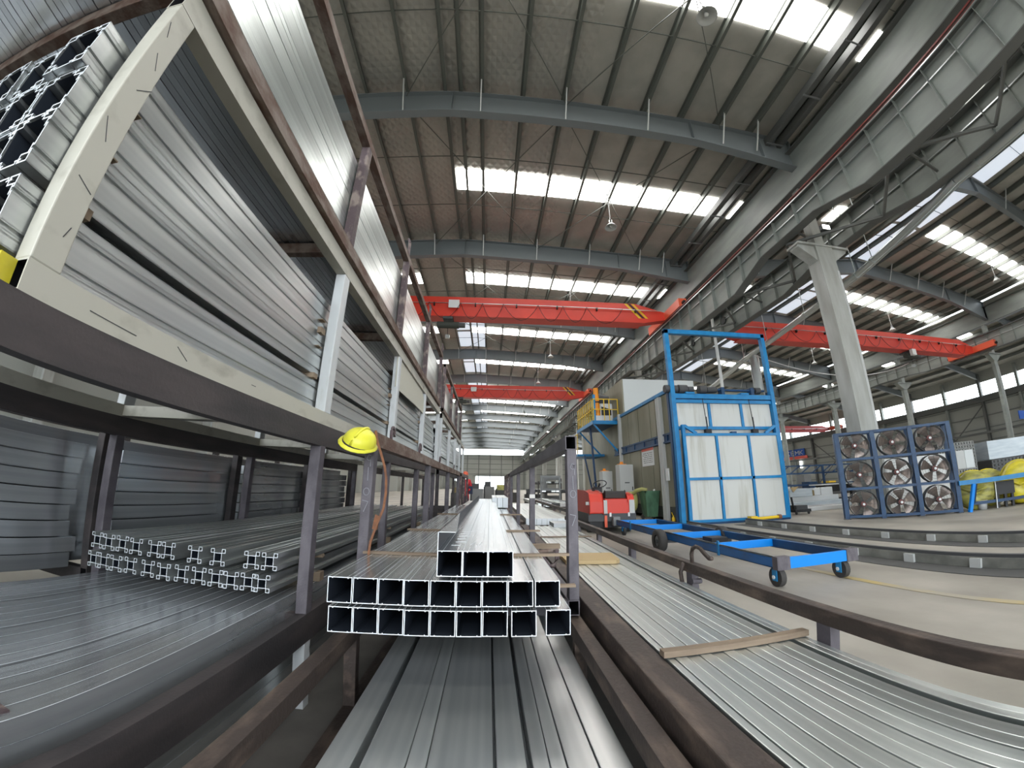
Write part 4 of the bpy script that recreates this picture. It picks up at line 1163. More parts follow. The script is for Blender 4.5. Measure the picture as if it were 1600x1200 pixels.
# cabinets, bin, bag, extinguisher beside the oven
def cabinet(label, x0, x1, y0, z1, lampx):
    t = thing('control_cabinet', label, 'cabinet', ((x0 + x1) / 2, y0, 0))
    part('body', bb(x0, x1, y0, y0 + .5, .1, z1), 'light_grey', t, bevel=.006)
    part('plinth', bb(x0 + .02, x1 - .02, y0 + .02, y0 + .48, 0, .1), 'dark_grey', t)
    d = part('door', bb(x0 + .02, x1 - .02, y0 - .02, y0, .12, z1 - .02), 'light_grey', t)
    part('handle', bb(x1 - .09, x1 - .06, y0 - .04, y0 - .02, z1 * .5, z1 * .5 + .14), 'black', d)
    part('label_plate', bb((x0 + x1) / 2 - .1, (x0 + x1) / 2 + .1, y0 - .024, y0 - .02, z1 - .75, z1 - .71), 'dark_grey', d)
    part('warning_light', MB().cyl((lampx, y0 + .2, z1), (lampx, y0 + .2, z1 + .12), .07, 12).box(lampx - .16, lampx + .16, y0 + .1, y0 + .3, z1, z1 + .03), 'orange', t, 'orange warning light')
    return t
cabinet('taller light grey control cabinet with orange lamp beside the oven', 5.25, 5.83, 15.0, 2.06, 5.42)
cabinet('farther, lower grey control cabinet with orange lamp behind the red tractor', 4.95, 5.4, 16.4, 1.85, 5.1)
bn = thing('wheelie_bin', 'dark green wheeled bin with open lid beside the oven side', 'bin', (5.69, 13.3, 0))
b = MB(); q0, q1 = .19, .27
vs = [(5.72 - q0, 13.1, .12), (5.72 + q0, 13.1, .12), (5.72 + q0, 13.5, .12), (5.72 - q0, 13.5, .12), (5.72 - q1, 13.0, 1.0), (5.72 + q1, 13.0, 1.0), (5.72 + q1, 13.6, 1.0), (5.72 - q1, 13.6, 1.0)]
b.add(vs, [(0, 3, 2, 1), (0, 1, 5, 4), (1, 2, 6, 5), (2, 3, 7, 6), (3, 0, 4, 7)])
part('tub', b, 'green_bin', bn)
part('rim', bb(5.43, 6.01, 12.97, 13.02, .96, 1.02).box(5.43, 5.48, 12.97, 13.62, .96, 1.02).box(5.96, 6.0, 12.97, 13.62, .96, 1.02), 'green_bin', bn)
part('liner', bb(5.47, 5.97, 13.02, 13.6, .9, .94), 'black', bn)
part('latch', MB().cyl((5.74, 12.98, 1.03), (5.8, 12.98, 1.05), .03, 8), 'white_paint', bn)
for x in (5.5, 5.9): part('wheel', MB().cyl((x, 13.5, .1), (x + .05, 13.5, .1), .1, 14), 'rubber', bn)
def blob(c, s, seed, n=14, m_=9, amp=.18):
    rnd = random.Random(seed); vs = []; b = MB()
    ph = [rnd.uniform(0, 6.28) for _ in range(6)]
    for k in range(m_ + 1):
        th = math.pi * k / m_
        for i in range(n):
            a = 2 * math.pi * i / n
            f = 1 + amp * (math.sin(3 * a + ph[0] + 2 * th) * .5 + math.sin(5 * th + ph[1]) * .3 + math.sin(2 * a + ph[2]) * .4)
            vs.append((c[0] + s[0] * f * math.sin(th) * math.cos(a), c[1] + s[1] * f * math.sin(th) * math.sin(a), c[2] + s[2] * (math.cos(th) * f if 0 < k < m_ else math.cos(th))))
    b.add(vs, [(k * n + i, k * n + (i + 1) % n, (k + 1) * n + (i + 1) % n, (k + 1) * n + i) for k in range(m_) for i in range(n)], 0, True)
    return b
bg_ = thing('rubbish_bag', 'olive yellow plastic bag draped over the edge of the green bin', 'bag', (5.2, 13.6, 0))
part('sack', blob((5.15, 13.7, .62), (.28, .22, .38), 3), 'olive_bag', bg_)
part('neck', MB().tube([(5.2, 13.65, .85), (5.3, 13.5, 1.02), (5.45, 13.3, 1.08), (5.6, 13.2, 1.04)], .07, 8), 'olive_bag', bg_)
fe = thing('yellow_bottle', 'small yellow canister on the floor at the foot of the oven post', 'canister', (5.95, 12.0, 0))
part('body', MB().lathe([(.0, 0), (.05, 0), (.055, .02), (.055, .16), (.02, .2), (.02, .24), (0, .24)], (5.9, 11.9, 0), 'z', 12), 'yellow', fe)
part('spout', MB().bar((5.9, 11.9, .22), (5.82, 11.85, .34), .02, .02), 'yellow', fe)
sb = single('switch_box', bb(5.83, 5.87, 11.9, 12.1, 1.35, 1.75), 'white_paint', 'narrow white switch box on the pale post left of the oven door', 'box', (5.85, 12, 1.35))
rl = thing('yellow_roller', 'yellow roller shaft lying before the foot of the oven door', 'roller', (8.4, 10.75, 0))
part('shaft', MB().cyl((8.0, 10.75, .12), (8.95, 10.75, .14), .045, 12), 'yellow', rl)
part('bearing_block', bb(7.82, 8.05, 10.65, 10.85, 0, .2), 'yellow', rl)
part('collar', MB().cyl((8.85, 10.75, .14), (8.95, 10.75, .14), .07, 12), 'rust', rl)

# ================================================================== TOW TRACTOR
tr = thing('tow_tractor', 'small red ride-on tow tractor with white corner stripes and black seat', 'vehicle', (3.2, 9.9, 0))
b = MB().prism([(9.85, .50), (9.85, .86), (9.95, .88), (10.6, .80), (10.9, .80), (11.2, .98), (11.5, 1.0), (11.55, .5)], 'x', 3.02, 3.74)
part('rear_body', b, 'red', tr)
b = MB().prism([(9.8, .50), (9.8, .80), (9.9, 1.0), (10.25, 1.06), (11.3, 1.08), (11.55, .95), (11.55, .5)], 'x', 2.58, 2.95)
part('side_cowl', b, 'red', tr, bevel=.03)
b = MB().prism([(9.84, .80), (9.9, .96), (10.3, 1.02), (10.9, .95), (11.0, .8)], 'x', 3.62, 3.80)
part('side_cowl', b, 'red', tr, bevel=.02)
part('corner_stripe', bb(2.92, 3.06, 9.82, 9.86, .50, .84), 'light_grey', tr, 'scuffed white corner stripe')
part('corner_stripe', bb(3.66, 3.80, 9.82, 9.86, .50, .84), 'light_grey', tr, 'scuffed white corner stripe')
part('bumper', bb(2.56, 3.84, 9.86, 11.5, .30, .50), 'dark_grey', tr)
part('chassis', bb(2.62, 3.78, 9.95, 11.5, .14, .32), 'black', tr)
part('tow_hitch', bb(3.18, 3.36, 9.72, 9.9, .2, .42), 'mid_grey', tr)
part('seat', MB().prism([(9.95, .88), (10.5, .86), (10.55, .98), (10.1, 1.0), (9.98, 1.08), (9.92, 1.06)], 'x', 3.05, 3.6), 'rubber', tr, bevel=.02)
part('dash_column', bb(2.92, 3.16, 10.55, 10.8, .85, 1.18), 'black', tr, bevel=.02)
b = MB().tube([(3.08 + .19 * math.cos(a), 10.5 + .08 * math.sin(a), 1.26 + .10 * math.sin(a + .4)) for a in [i * math.pi / 8 for i in range(17)]], .014, 6)
part('steering_wheel', b, 'black', tr)
part('steering_post', MB().bar((3.05, 10.65, 1.1), (3.08, 10.5, 1.27), .04, .04), 'black', tr)
part('mirror', bb(2.5, 2.6, 9.84, 9.9, .72, .80), 'light_grey', tr)
for x in (2.62, 3.62):
    for y in (10.2, 11.3):
        part('wheel', MB().cyl((x, y, .2), (x + .14, y, .2), .2, 18), 'rubber', tr)
for x in (3.12, 3.62):
    part('tail_light', bb(x, x + .05, 9.84, 9.86, .42, .52), 'white_paint', tr)
part('red_strap', bb(2.98, 3.05, 9.83, 9.86, .15, .45), 'orange_red', tr)

# ================================================================== TRANSFER TROLLEY
tv = thing('transfer_trolley', 'long low blue steel trolley frame on casters, standing in the aisle', 'trolley', (3.8, 4.1, 0))
def tp(n, b, m, lab=None): return part(n, b, m, tv, lab, bevel=.003)
tp('side_rail', bb(3.25, 3.30, 4.12, 9.75, .22, .345), 'trolley_blue', 'dirty blue channel rail')
tp('side_rail', bb(4.34, 4.39, 4.12, 9.75, .22, .345), 'blue_dark')
for z in (.22, .335):
    part('rail_flange', bb(3.25, 3.31, 4.12, 9.75, z, z + .01), 'galv' if z > .3 else 'blue_dark', tv); part('rail_flange', bb(4.33, 4.39, 4.12, 9.75, z, z + .01), 'galv' if z > .3 else 'blue_dark', tv)
for y in (9.70, 8.35, 6.85, 5.45):
    tp('cross_member', bb(3.30, 4.34, y, y + .05, .225, .335), 'blue_bright')
tp('end_member', bb(3.42, 4.28, 4.04, 4.09, .21, .335), 'blue_bright')
for x in (3.25, 4.28):
    tp('corner_plate', bb(x, x + .18, 4.03, 4.12, .20, .35), 'purple_steel', 'worn corner plate with rust and red marks')
tp('stake_pocket', bb(3.24, 3.26, 5.2, 5.25, .20, .40), 'blue')
tp('stake_pocket', bb(3.24, 3.26, 8.7, 8.75, .20, .40), 'blue')
def caster(x, y):
    c = part('caster_fork', MB().box(x - .055, x - .045, y - .03, y + .05, .07, .21).box(x + .045, x + .055, y - .03, y + .05, .07, .21).box(x - .055, x + .055, y - .03, y + .05, .195, .215), 'blue', tv)
    part('wheel', MB().cyl((x - .035, y + .02, .11), (x + .035, y + .02, .11), .11, 20), 'rubber', c)
    part('axle_cap', MB().cyl((x - .065, y + .02, .11), (x + .065, y + .02, .11), .022, 10), 'white_paint', c)
caster(3.33, 4.12); caster(4.28, 4.12)
for x in (3.12, 4.40):
    w1 = part('tyre', MB().lathe([(.10, -.065), (.18, -.075), (.205, -.035), (.205, .035), (.18, .075), (.10, .065)], (x, 6.9, .205), 'x', 24), 'rubber', tv)
    part('rim', MB().cyl((x - .045, 6.9, .19), (x + .045, 6.9, .19), .10, 16), 'mid_grey', w1)
    part('hub', MB().cyl((x - .07, 6.9, .19), (x + .07, 6.9, .19), .035, 10), 'dark_grey', w1)
tp('axle', bb(3.2, 4.4, 6.86, 6.94, .16, .21), 'dark_grey')
for x in (3.33, 4.28):
    part('swivel_wheel', MB().cyl((x - .03, 9.4, .1), (x + .03, 9.4, .1), .1, 16), 'rubber', tv)
    part('swivel_fork', bb(x - .05, x + .05, 9.36, 9.44, .1, .22), 'blue', tv)
tp('gear_box', bb(3.75, 4.05, 6.2, 6.5, .20, .30), 'black')

# ================================================================== FLOOR TRACKS BEFORE THE OVEN
for nm, x, lab in (('floor_track', 5.72, 'grey steel track beam on the floor nearer the blue trolley'), ('floor_track', 7.62, 'grey steel track beam on the floor farther from the blue trolley')):
    t = thing(nm, lab, 'track', (x, 3, 0))
    part('beam', bb(x - .06, x + .06, -3, 10.6, .01, .13), 'track_grey', t)
    part('rail_head', bb(x - .035, x + .035, -3, 10.6, .13, .17), 'dark_grey', t)
    part('side_channel', bb(x + .28, x + .34, -3, 10.6, 0, .10), 'dark_grey', t)
    part('base_strip', bb(x - .45, x + .5, -3, 10.6, 0, .008), 'far_dark', t, 'dark greasy strip')
    for k in range(14):
        part('clip', bb(x - .10, x - .06, -2.5 + k * .95, -2.35 + k * .95, .01, .12), 'light_grey', t)
        part('tie', bb(x + .06, x + .28, -2.3 + k * .95, -2.2 + k * .95, .02, .08), 'dark_grey', t)

# ================================================================== FAN WALL
FX, FY, FA = 10.35, 9.66, R(-42)
ca, sa = math.cos(FA), math.sin(FA)
def fw(u, v, z=0): return (FX + u * ca - v * sa, FY + u * sa + v * ca, z)
ff = thing('fan_rack', 'dark blue steel rack holding nine round fans in three rows', 'rack', fw(0, 0), FA)
DB = 'blue_dark'
for u in (0.0, .96, 1.96, 2.98):
    for v in (0, .42):
        part('upright', bb(u, u + .12, v, v + .1, 0, 2.54), DB, ff)
for z in (.04, .84, 1.70, 2.47):
    for v in (0, .42):
        for ua, ub in ((.1, .98), (1.06, 1.98), (2.06, 3.0)):
            part('shelf_bar', bb(ua, ub, v, v + .07, z, z + .07), DB, ff)
    for u in (.02, 3.0):
        part('depth_bar', bb(u, u + .08, .07, .42, z, z + .07), DB, ff)
for u in (.0, 1.95, 2.95): part('foot_plate', bb(u - .05, u + .15, -.05, .2, 0, .012), 'dark_grey', ff)
part('left_board', bb(-.02, .02, .02, .49, .8, 2.54), DB, ff)
fan = thing('axial_fan', '', 'fan', fw(.52, .02, 2.13), FA)
part('housing', MB().lathe([(.385, 0), (.40, -.01), (.40, .30), (.385, .30), (.385, 0)], (0, 0, 0), 'y', 32), 'dark_grey', fan)
hub = part('hub', MB().cyl((0, .05, 0), (0, .16, 0), .075, 14), 'fan_hub', fan)
part('hub_cap', MB().cyl((0, -.025, 0), (0, .02, 0), .035, 12), 'white_paint', fan)
part('motor', MB().cyl((0, .16, 0), (0, .33, 0), .09, 14), 'dark_grey', fan)
for k in range(5):
    a0 = 2 * math.pi * k / 5
    b = MB(); vs = []
    for r_, da, tw in ((.07, .28, .05), (.2, .40, .045), (.33, .46, .035), (.375, .36, .03)):
        for s in (-1, 1):
            a = a0 + s * da
            vs.append((r_ * math.cos(a), .10 + s * tw, r_ * math.sin(a)))
    fs = [(2 * i, 2 * i + 1, 2 * i + 3, 2 * i + 2) for i in range(3)]
    b.add(vs, fs, 0, True); b.add([(x, y + .004, z) for x, y, z in vs], [tuple(reversed(f)) for f in fs], 0, True)
    part('blade', b, 'fan_blade', fan)
b = MB()
for k in range(4):
    a = math.pi * k / 4
    b.bar((-.39 * math.cos(a), -.01, -.39 * math.sin(a)), (.39 * math.cos(a), -.01, .39 * math.sin(a)), .007, .007, up=(0, 1, 0))
for r_ in (.12, .20, .28, .35):
    b.tube([(r_ * math.cos(2 * math.pi * i / 20), -.01, r_ * math.sin(2 * math.pi * i / 20)) for i in range(21)], .0028, 4)
part('wire_guard', b, 'dark_grey', fan, kind='stuff')
pos = ['top', 'middle', 'bottom']; col_ = ['left', 'centre', 'right']
for r_, z in enumerate((2.13, 1.27, .42)):
    for c_, u in enumerate((.53, 1.52, 2.52)):
        lab = f'round fan in the blue rack, {pos[r_]} row, {col_[c_]} column'
        if r_ == 0 and c_ == 0:
            fan['label'] = lab; fan['group'] = 'fans in the blue rack'; continue
        o = dup(fan, fw(u, .02, z), lab)
        for ch in o.children:
            if ch.name.startswith('blade'): ch.rotation_euler = (0, r_ * 1.9 + c_ * .83, 0)
# switch cabinet, bench and coils beyond the fans
sc = thing('switch_cabinet', 'light grey two-door switch cabinet at the right edge of the fan rack', 'cabinet', fw(3.12, .05, 1.18), FA)
part('body', bb(0, .47, 0, .2, 0, .5), 'light_grey', sc)
part('door', bb(.005, .225, -.015, 0, .01, .49), 'light_grey', sc)
part('door', bb(.235, .465, -.015, 0, .01, .49), 'white_panel', sc)
be = thing('blue_barrier', 'blue steel rail with slanted legs reaching right from the fan rack', 'barrier', fw(3.1, -.1), FA)
part('top_rail', bb(-.05, 3.2, 0, .08, .74, .86), 'blue', be)
part('lower_rail', bb(.3, 3.2, .3, .36, .16, .24), 'blue_dark', be)
part('leg', MB().bar((.34, .04, .74), (.14, -.02, 0), .09, .09), 'blue_bright', be)
part('leg', MB().bar((2.6, .04, .74), (2.75, .0, 0), .09, .09), 'blue_bright', be)
part('brace', MB().bar((.42, .1, .74), (.38, .33, .2), .06, .06), 'blue_dark', be)
def coil(c, r_, wd, rz, label, m='yellow_film'):
    t = thing('wrapped_coil', label, 'coil', (c[0], c[1], 0), rz)
    n = 26
    b = MB(); rnd = random.Random(int(c[0] * 100)); wob = [1 + rnd.uniform(-.035, .035) for _ in range(n)]
    prof = [(.02, -.46), (.45, -.48), (.85, -.52), (1.0, -.38), (1.02, 0), (1.0, .38), (.85, .52), (.45, .48), (.02, .46), (.01, 0)]
    vs = []
    for pr, pt in prof:
        for i in range(n):
            a = 2 * math.pi * i / n
            vs.append((pr * r_ * wob[i] * math.cos(a), pt * wd, r_ + pr * r_ * wob[i] * math.sin(a)))
    K = len(prof)
    b.add(vs, [(k * n + i, k * n + (i + 1) % n, ((k + 1) % K) * n + (i + 1) % n, ((k + 1) % K) * n + i) for k in range(K) for i in range(n)], 0, True)
    part('film', b, m, t)
    b = MB().tube([(r_ * 1.03 * math.cos(2 * math.pi * i / 24), wd * .42, r_ + r_ * 1.03 * math.sin(2 * math.pi * i / 24)) for i in range(25)], .03, 6)
    part('edge_band', b, 'yellow_film_b', t)
    part('film_fold', MB().tube([(-.9 * r_, -.5 * wd, r_ * 1.2), (-.2 * r_, -.56 * wd, r_ * .9), (.5 * r_, -.54 * wd, r_ * 1.1)], .03, 6), m, t)
    return t
coil(fw(3.7, .65)[:2], .54, .55, R(-50), 'yellow-green film-wrapped coil nearest the fan rack')
coil(fw(4.4, 1.35)[:2], .53, .5, R(-48), 'yellow film-wrapped coil in the middle of the three behind the blue rail', 'yellow_film')
coil(fw(5.1, .62)[:2], .60, .7, R(-55), 'largest bright yellow wrapped coil at the right edge of the picture', 'yellow_film_b')
mp_ = thing('mop_bucket', 'white bucket with standing stick below the blue rail', 'bucket', fw(3.75, .35), FA)
part('bucket', MB().lathe([(0, 0), (.12, 0), (.15, .25), (.14, .25), (.11, .02)], (0, 0, 0), 'z', 16), 'light_grey', mp_)
part('stick', MB().bar((.35, -.2, 0), (.38, -.15, .75), .025, .025), 'white_paint', mp_)
dm = thing('dark_motor', 'black motor unit on legs beneath the blue rail between the coils', 'machine', fw(4.35, .25), FA)
part('body', bb(-.2, .35, 0, .2, .35, .7), 'black', dm)
for u in (-.18, .05, .26): part('leg', bb(u, u + .07, .05, .15, 0, .35), 'black', dm)

# ================================================================== STOCK BEHIND (right side)
def bundle(name, label, x, y, z, wx, ly, hz, nx, nz, rz, m='far_dark', group=None, body='dark_grey'):
    t = thing(name, label, 'bundle', (x, y, z), rz, group)
    part('stack', bb(-wx / 2, wx / 2, .05, ly, 0, hz), body, t)
    b = MB(); cx, cz = wx / nx, hz / nz
    for i in range(nx):
        for k in range(nz):
            x0 = -wx / 2 + i * cx; z0 = k * cz
            b.box(x0 + cx * .08, x0 + cx * .92, 0, .06, z0 + cz * .06, z0 + cz * .16)
            b.box(x0 + cx * .08, x0 + cx * .92, 0, .06, z0 + cz * .84, z0 + cz * .94)
            b.box(x0 + cx * .08, x0 + cx * .2, 0, .06, z0 + cz * .16, z0 + cz * .84)
            b.box(x0 + cx * .8, x0 + cx * .92, 0, .06, z0 + cz * .16, z0 + cz * .84)
    part('profile_end', b, m, t, kind='stuff')
    return t
bundle('profile_bundle', 'tall grid of pale profile ends behind the switch cabinet', 19.2, 11.4, .0, 1.7, 3, 2.28, 13, 16, R(-25), 'light_grey', body='far_dark')
wp = thing('wrapped_pack', 'big white film-wrapped pack on the stock behind the yellow coils', 'pack', (21.7, 10.3, 1.4), R(-25))
part('film', bb(-1.2, 1.2, 0, 3, 0, .78), 'wrap', wp)
bundle('profile_bundle', 'dark bundle of profile ends under the white wrapped pack', 22.0, 10.0, .75, 3.2, 3, .62, 16, 4, R(-25), 'mid_grey', body='far_dark')
bundle('profile_bundle', 'dark bundle of profile ends at the right picture edge', 24.0, 9.1, 1.35, 1.7, 3, .72, 8, 5, R(-25), 'mid_grey', body='black')
bundle('profile_bundle', 'low broad bundle of profile ends near the floor behind the coils', 22.6, 9.8, 0, 4.8, 3, .75, 24, 5, R(-25), 'mid_grey', body='far_dark')
bs = single('blue_sign_plate', bb(24.6, 25.6, 10.9, 10.95, 3.1, 3.5), 'sign_blue', 'dark blue sign plate above the stock at the right edge', 'sign', (25, 10.9, 3.1))
# between oven and fans
tg = thing('lattice_gantry', 'dark blue lattice beam on legs between the oven and the fan rack', 'gantry', (16.5, 17, 0))
part('chord', bb(13.6, 20.5, 17, 17.08, 1.90, 1.97), DB, tg); part('chord', bb(13.6, 20.5, 17, 17.08, 1.52, 1.59), DB, tg)
part('chord', bb(13.6, 20.5, 17, 17.12, .93, 1.02), DB, tg)
for k in range(10):
    part('lacing', MB().bar((13.7 + k * .68, 17.04, 1.57), (14.3 + k * .68, 17.04, 1.92), .05, .05), DB, tg)
for x in (13.7, 17.1, 20.3): part('leg', bb(x, x + .09, 17, 17.09, 0, 1.9), DB, tg)
def pack(name, label, x0, x1, y0, y1, z0, z1, m, cat='pack', rz=0):
    t = thing(name, label, cat, ((x0 + x1) / 2, y0, z0))
    part('body', bb(x0, x1, y0, y1, z0, z1), m, t, bevel=.02)
    part('strap', bb(x0 - .005, x1 + .005, (y0 + y1) / 2, (y0 + y1) / 2 + .03, z0 - .0, z1 + .005), 'black', t)
    return t
pack('wrapped_pack', 'long low white wrapped pack on the floor right of the oven', 12.5, 15.9, 14.4, 15.6, .0, .30, 'wrap')
pack('wrapped_pack', 'white wrapped pack lying on the long low one', 12.7, 15.5, 14.7, 15.5, .30, .52, 'box_white')
pack('crumpled_wrap', 'bulging pale film-wrapped pack beside the oven door edge', 12.75, 13.95, 14.6, 15.4, .52, .86, 'wrap')
pack('carton', 'white carton standing on the wrapped packs', 14.75, 15.4, 14.9, 15.3, .52, .86, 'box_white', 'box')
pack('wrapped_pack', 'pale pack lying in front of the long low one on the floor', 11.9, 14.6, 13.3, 14.2, 0, .16, 'box_white')
pack('carton', 'brown carton end between the white packs', 14.0, 14.35, 14.9, 15.3, .52, .76, 'box_brown', 'box')
pack('carton', 'white carton left of the brown carton on the packs', 14.36, 14.74, 14.95, 15.3, .52, .84, 'box_white', 'box')
od2 = single('orange_rag', MB().prism([(12.8, .92), (13.2, .96), (13.05, .84), (12.9, .73)], 'y', 14.55, 14.59), 'tan_card', 'orange-tan rag or card on the bulging pack', 'card', (13, 14.55, .73))
tb = thing('work_bench', 'black workbench with white top behind the left edge of the fan rack', 'bench', (16.6, 15.9, 0))
part('top', bb(15.6, 17.6, 15.7, 16.5, .93, .98), 'white_paint', tb)
part('apron', bb(15.9, 17.6, 15.75, 16.4, .62, .92), 'black', tb)
for x in (15.95, 17.5):
    for y in (15.8, 16.35): part('leg', bb(x, x + .09, y, y + .09, 0, .93), 'black', tb)
part('lower_shelf', bb(16.0, 17.5, 15.8, 16.4, .25, .3), 'black', tb)
cy = thing('clutter_trolley', 'dark trolley with upright handle by the right edge of the oven door', 'trolley', (11.1, 12.5, 0))
part('base', bb(10.9, 11.6, 12.3, 12.8, .08, .18), 'black', cy)
part('handle', MB().bar((11.0, 12.5, .18), (10.95, 12.5, .62), .05, .05), 'black', cy)
part('load', bb(11.0, 11.5, 12.35, 12.7, .18, .32), 'dark_grey', cy)
for x in (10.95, 11.5): part('wheel', MB().cyl((x, 12.35, .05), (x + .04, 12.35, .05), .05, 10), 'rubber', cy)
wh = thing('white_panel_stand', 'white boards standing behind the middle of the fan rack', 'boards', (14.4, 11.6, 0), R(-30))
part('board', bb(0, 2.6, 0, .06, 0, 1.8), 'white_paint', wh)
part('prop', MB().bar((.5, .06, 1.4), (.5, .8, 0), .05, .05), 'mid_grey', wh)
part('prop', MB().bar((2.1, .06, 1.4), (2.1, .8, 0), .05, .05), 'mid_grey', wh)
# machines beyond the lattice gantry
rnd = random.Random(11)
for i in range(9):
    x = 17 + i * 2.0; y = 24 + rnd.uniform(-1, 3); h_ = rnd.uniform(1.0, 2.0)
    mm = rnd.choice(['far_dark', 'mid_grey', 'light_grey', 'dark_grey'])
    t = thing('machine', f'low grey machine in the right-hand hall, {NUM[i]} from the oven', 'machine', (x, y, 0), 0, 'machines in the right-hand hall')
    part('bed', bb(x, x + 1.5, y, y + 1.2, 0, h_ * .55), mm, t)
    part('head', bb(x + .2, x + .9, y + .2, y + 1.0, h_ * .55, h_), rnd.choice(['mid_grey', 'yellow', 'light_grey', 'blue_dark']), t)
    part('panel', bb(x + 1.0, x + 1.35, y - .03, y, h_ * .25, h_ * .5), 'white_paint', t)
# banner on the right wall
sg = thing('wall_banner', 'blue and red banner with white letters on the far right wall', 'sign', (54.75, 60.5, 5.0))
part('blue_band', bb(54.6, 54.7, 57.7, 63.6, 5.55, 6.75), 'sign_blue', sg)
part('red_band', bb(54.6, 54.7, 57.2, 63.2, 5.0, 5.5), 'sign_red', sg)
L_ = {'K': [((0, 0), (0, 1)), ((0, .45), (.6, 1)), ((.15, .55), (.6, 0))], 'E': [((0, 0), (0, 1)), ((0, 1), (.6, 1)), ((0, .5), (.5, .5)), ((0, 0), (.6, 0))], 'M': [((0, 0), (0, 1)), ((0, 1), (.35, .4)), ((.35, .4), (.7, 1)), ((.7, 1), (.7, 0))]}
for i, ch in enumerate('KEMK'):
    b = MB()
    for (a0, a1), (b0, b1) in L_[ch]:
        b.bar((54.56, 61.9 - i * 1.05 - a0 * 1.1, 5.72 + a1 * .72), (54.56, 61.9 - i * 1.05 - b0 * 1.1, 5.72 + b1 * .72), .05, .16, up=(1, 0, 0))
    part('letter', b, 'white_paint', sg)
single('lit_slot', bb(54.8, 54.85, 58.9, 59.4, 3.4, 4.9), 'window_bright', 'narrow bright slot of daylight below the banner', 'window', (54.8, 59, 3.4))

# ================================================================== FAR END OF THE AISLE
pe = thing('person', 'person in a red jacket and red helmet standing far down the aisle', 'person', (-1.03, 16, 0))
def skinned(name, verts, edges, radii, m, parent, sub=2):
    me = bpy.data.meshes.new(name); me.from_pydata(verts, edges, [])
    o = bpy.data.objects.new(name, me); COL.objects.link(o); o.parent = parent
    off = OFF[parent.name]; o.location = (-off[0], -off[1], -off[2]) if False else (0, 0, 0)
    md = o.modifiers.new('skin', 'SKIN')
    sk = me.skin_vertices[0].data if me.skin_vertices else None
    if sk is None:
        bpy.context.view_layer.objects.active = o
        me.skin_vertices.new() if hasattr(me.skin_vertices, 'new') else None
        sk = me.skin_vertices[0].data
    for i, r_ in enumerate(radii): sk[i].radius = (r_, r_)
    sk[0].use_root = True
    s = o.modifiers.new('sub', 'SUBSURF'); s.levels = sub; s.render_levels = sub
    me.materials.append(MATS[m]); return o
try:
    V = [(0, 0, .92), (0, 0, 1.12), (0, 0, 1.32), (0, 0, 1.46), (-.1, 0, .88), (-.11, .03, .48), (-.12, 0, .08), (.1, 0, .88), (.11, .03, .48), (.12, 0, .08), (-.19, 0, 1.40), (-.27, -.02, 1.12), (-.20, -.16, .98), (.19, 0, 1.40), (.26, -.02, 1.12), (.17, -.18, 1.0), (-.12, -.1, .05), (.12, -.1, .05)]
    Ed = [(0, 1), (1, 2), (2, 3), (0, 4), (4, 5), (5, 6), (6, 16), (0, 7), (7, 8), (8, 9), (9, 17), (2, 10), (10, 11), (11, 12), (2, 13), (13, 14), (14, 15)]
    Rd = [.15, .15, .17, .06, .10, .075, .05, .10, .075, .05, .08, .055, .04, .08, .055, .04, .045, .045]
    skinned('body', V, Ed, Rd, 'crimson', pe)
except Exception as ex:
    part('body', MB().lathe([(.05, .05), (.14, .3), (.17, .9), (.2, 1.3), (.08, 1.46)], (-1.03, 16, 0), 'z', 14), 'crimson', pe)
part('head', MB().lathe([(.0, 1.48), (.07, 1.49), (.10, 1.58), (.10, 1.66), (.07, 1.73), (0, 1.75)], (-1.03, 16, 0), 'z', 16), 'skin', pe)
part('helmet', MB().lathe([(.15, 1.645), (.125, 1.65), (.12, 1.71), (.08, 1.775), (0, 1.79)], (-1.03, 16, 0), 'z', 16), 'orange_red', pe, 'red helmet')
part('trousers', MB().cyl((-1.13, 16, .1), (-1.12, 16, .86), .085, 10).cyl((-.93, 16, .1), (-.94, 16, .86), .085, 10), 'navy', pe, 'dark trousers')
part('vest_back', MB().box(-1.19, -.87, 16.1, 16.17, .98, 1.36), 'navy', pe, 'dark bag on the back')
part('bag', MB().box(-.86, -.70, 15.86, 16.02, .86, 1.18), 'navy', pe, 'dark bag at the side')
st_ = single('hoist_strap', MB().cyl((-3.28, 40.5, H + 9.5), (-3.2, 40.5, 2.8), .035, 8, r2=.09), 'black', 'long dark cable hanging down the aisle from the farther crane', 'cable', (-3.2, 40.5, 2.8))
rnd = random.Random(21)
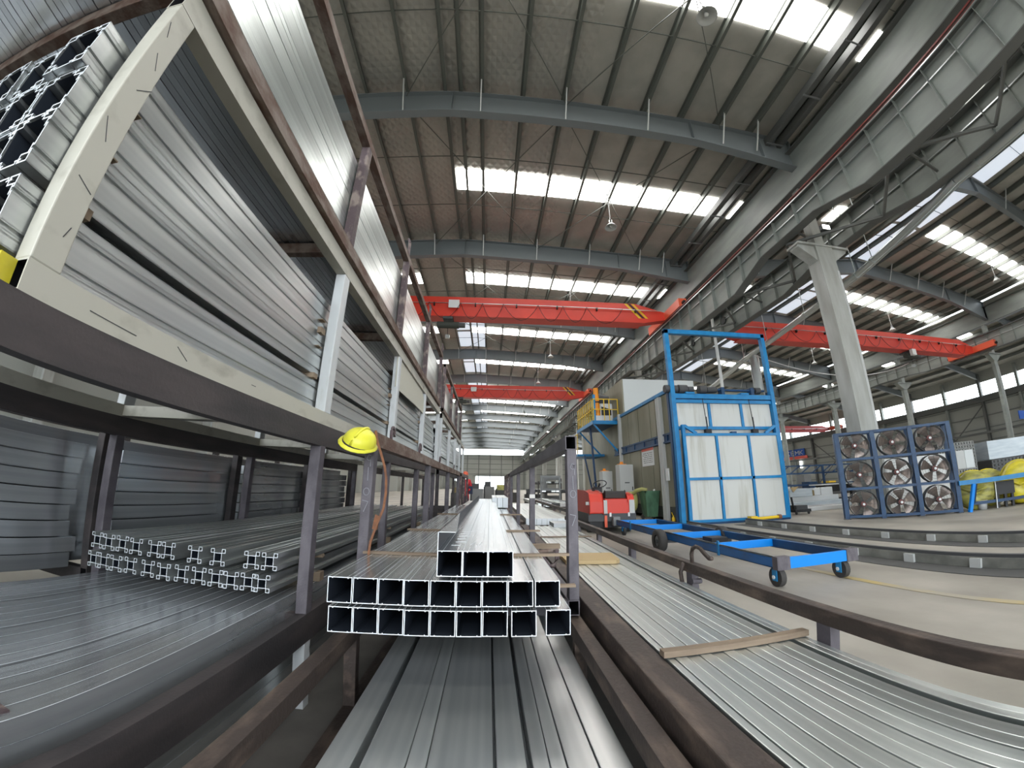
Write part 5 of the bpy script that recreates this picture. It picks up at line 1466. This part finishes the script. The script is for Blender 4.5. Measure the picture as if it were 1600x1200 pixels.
for i in range(6):
    x = -2.2 + i * .85; y = 22 + (i * 7) % 5 * 2.4; h_ = rnd.uniform(.9, 1.45)
    t = thing('machine', f'small machine standing across the end of the aisle, {NUM[i]} from the left', 'machine', (x, y, 0), 0, 'machines at the end of the aisle')
    part('frame', bb(x, x + .9, y, y + .6, 0, h_ * .8), rnd.choice(['far_dark', 'mid_grey', 'far_dark']), t)
    part('top', bb(x + .1, x + .6, y + .1, y + .5, h_ * .8, h_ + .1), rnd.choice(['yellow_film', 'dark_grey', 'light_grey', 'box_brown']), t)
    part('leg', bb(x + .05, x + .12, y - .1, y, 0, h_ * .9), 'black', t)
for i, (x, y, z0) in enumerate(((1.6, 13.6, .55), (2.6, 20.0, .95), (3.5, 27.0, 1.45))):
    t = thing('bar_rack', f'black cantilever rack of pale bars behind the marked post, {["lowest", "middle", "top"][i]} tier', 'rack', (x, y, z0 - .1), 0, 'tiers of bars behind the marked post')
    part('arm', bb(x, x + 1.6, y, y + .08, z0 - .1, z0 - .03), 'far_dark', t); part('arm', bb(x, x + 1.6, y + 3, y + 3.08, z0 - .1, z0 - .03), 'far_dark', t)
    part('upright', bb(x + 1.55, x + 1.63, y, y + .08, 0, z0 + .3), 'far_dark', t); part('upright', bb(x - .08, x, y, y + .08, 0, z0 + .1), 'far_dark', t)
    for k in range(6): part('bar', bb(x + .05 + k * .25, x + .26 + k * .25, y - .6, y + 5, z0 - .03, z0 + .08), ['alu_top', 'alu', 'dark_grey'][(i + k) % 3], t)
for i in range(5):
    x = 2.4 + .4 * i; y = 18 + i * 2.2
    t = thing('post_frame', f'grey steel frame standing in the right-hand aisle, {NUM[i]} going away', 'frame', (x, y, 0), 0, 'grey frames in the right aisle')
    for dx in (0, .9): part('post', bb(x + dx, x + dx + .07, y, y + .07, 0, 1.7), 'mid_grey', t)
    for z in (.5, 1.0, 1.63): part('beam', bb(x + .07, x + .9, y, y + .07, z, z + .07), 'mid_grey', t)
wb_ = single('white_block', bb(.99, 1.35, 5.9, 6.35, H - .617, H - .56), 'box_white', 'white block at the far end of the bed of flat bars', 'block', (1.1, 6, H - .617))
for i in range(5):
    x0 = -.62 + i * .2
    flat(x0, x0 + .16, 8.6, 11.6, -.598, -.44, f'pale bar in the stillage beyond the square tubes, {NUM[i]} from the left', 'pale bars beyond the square tubes', 'alu_top')
b = MB()
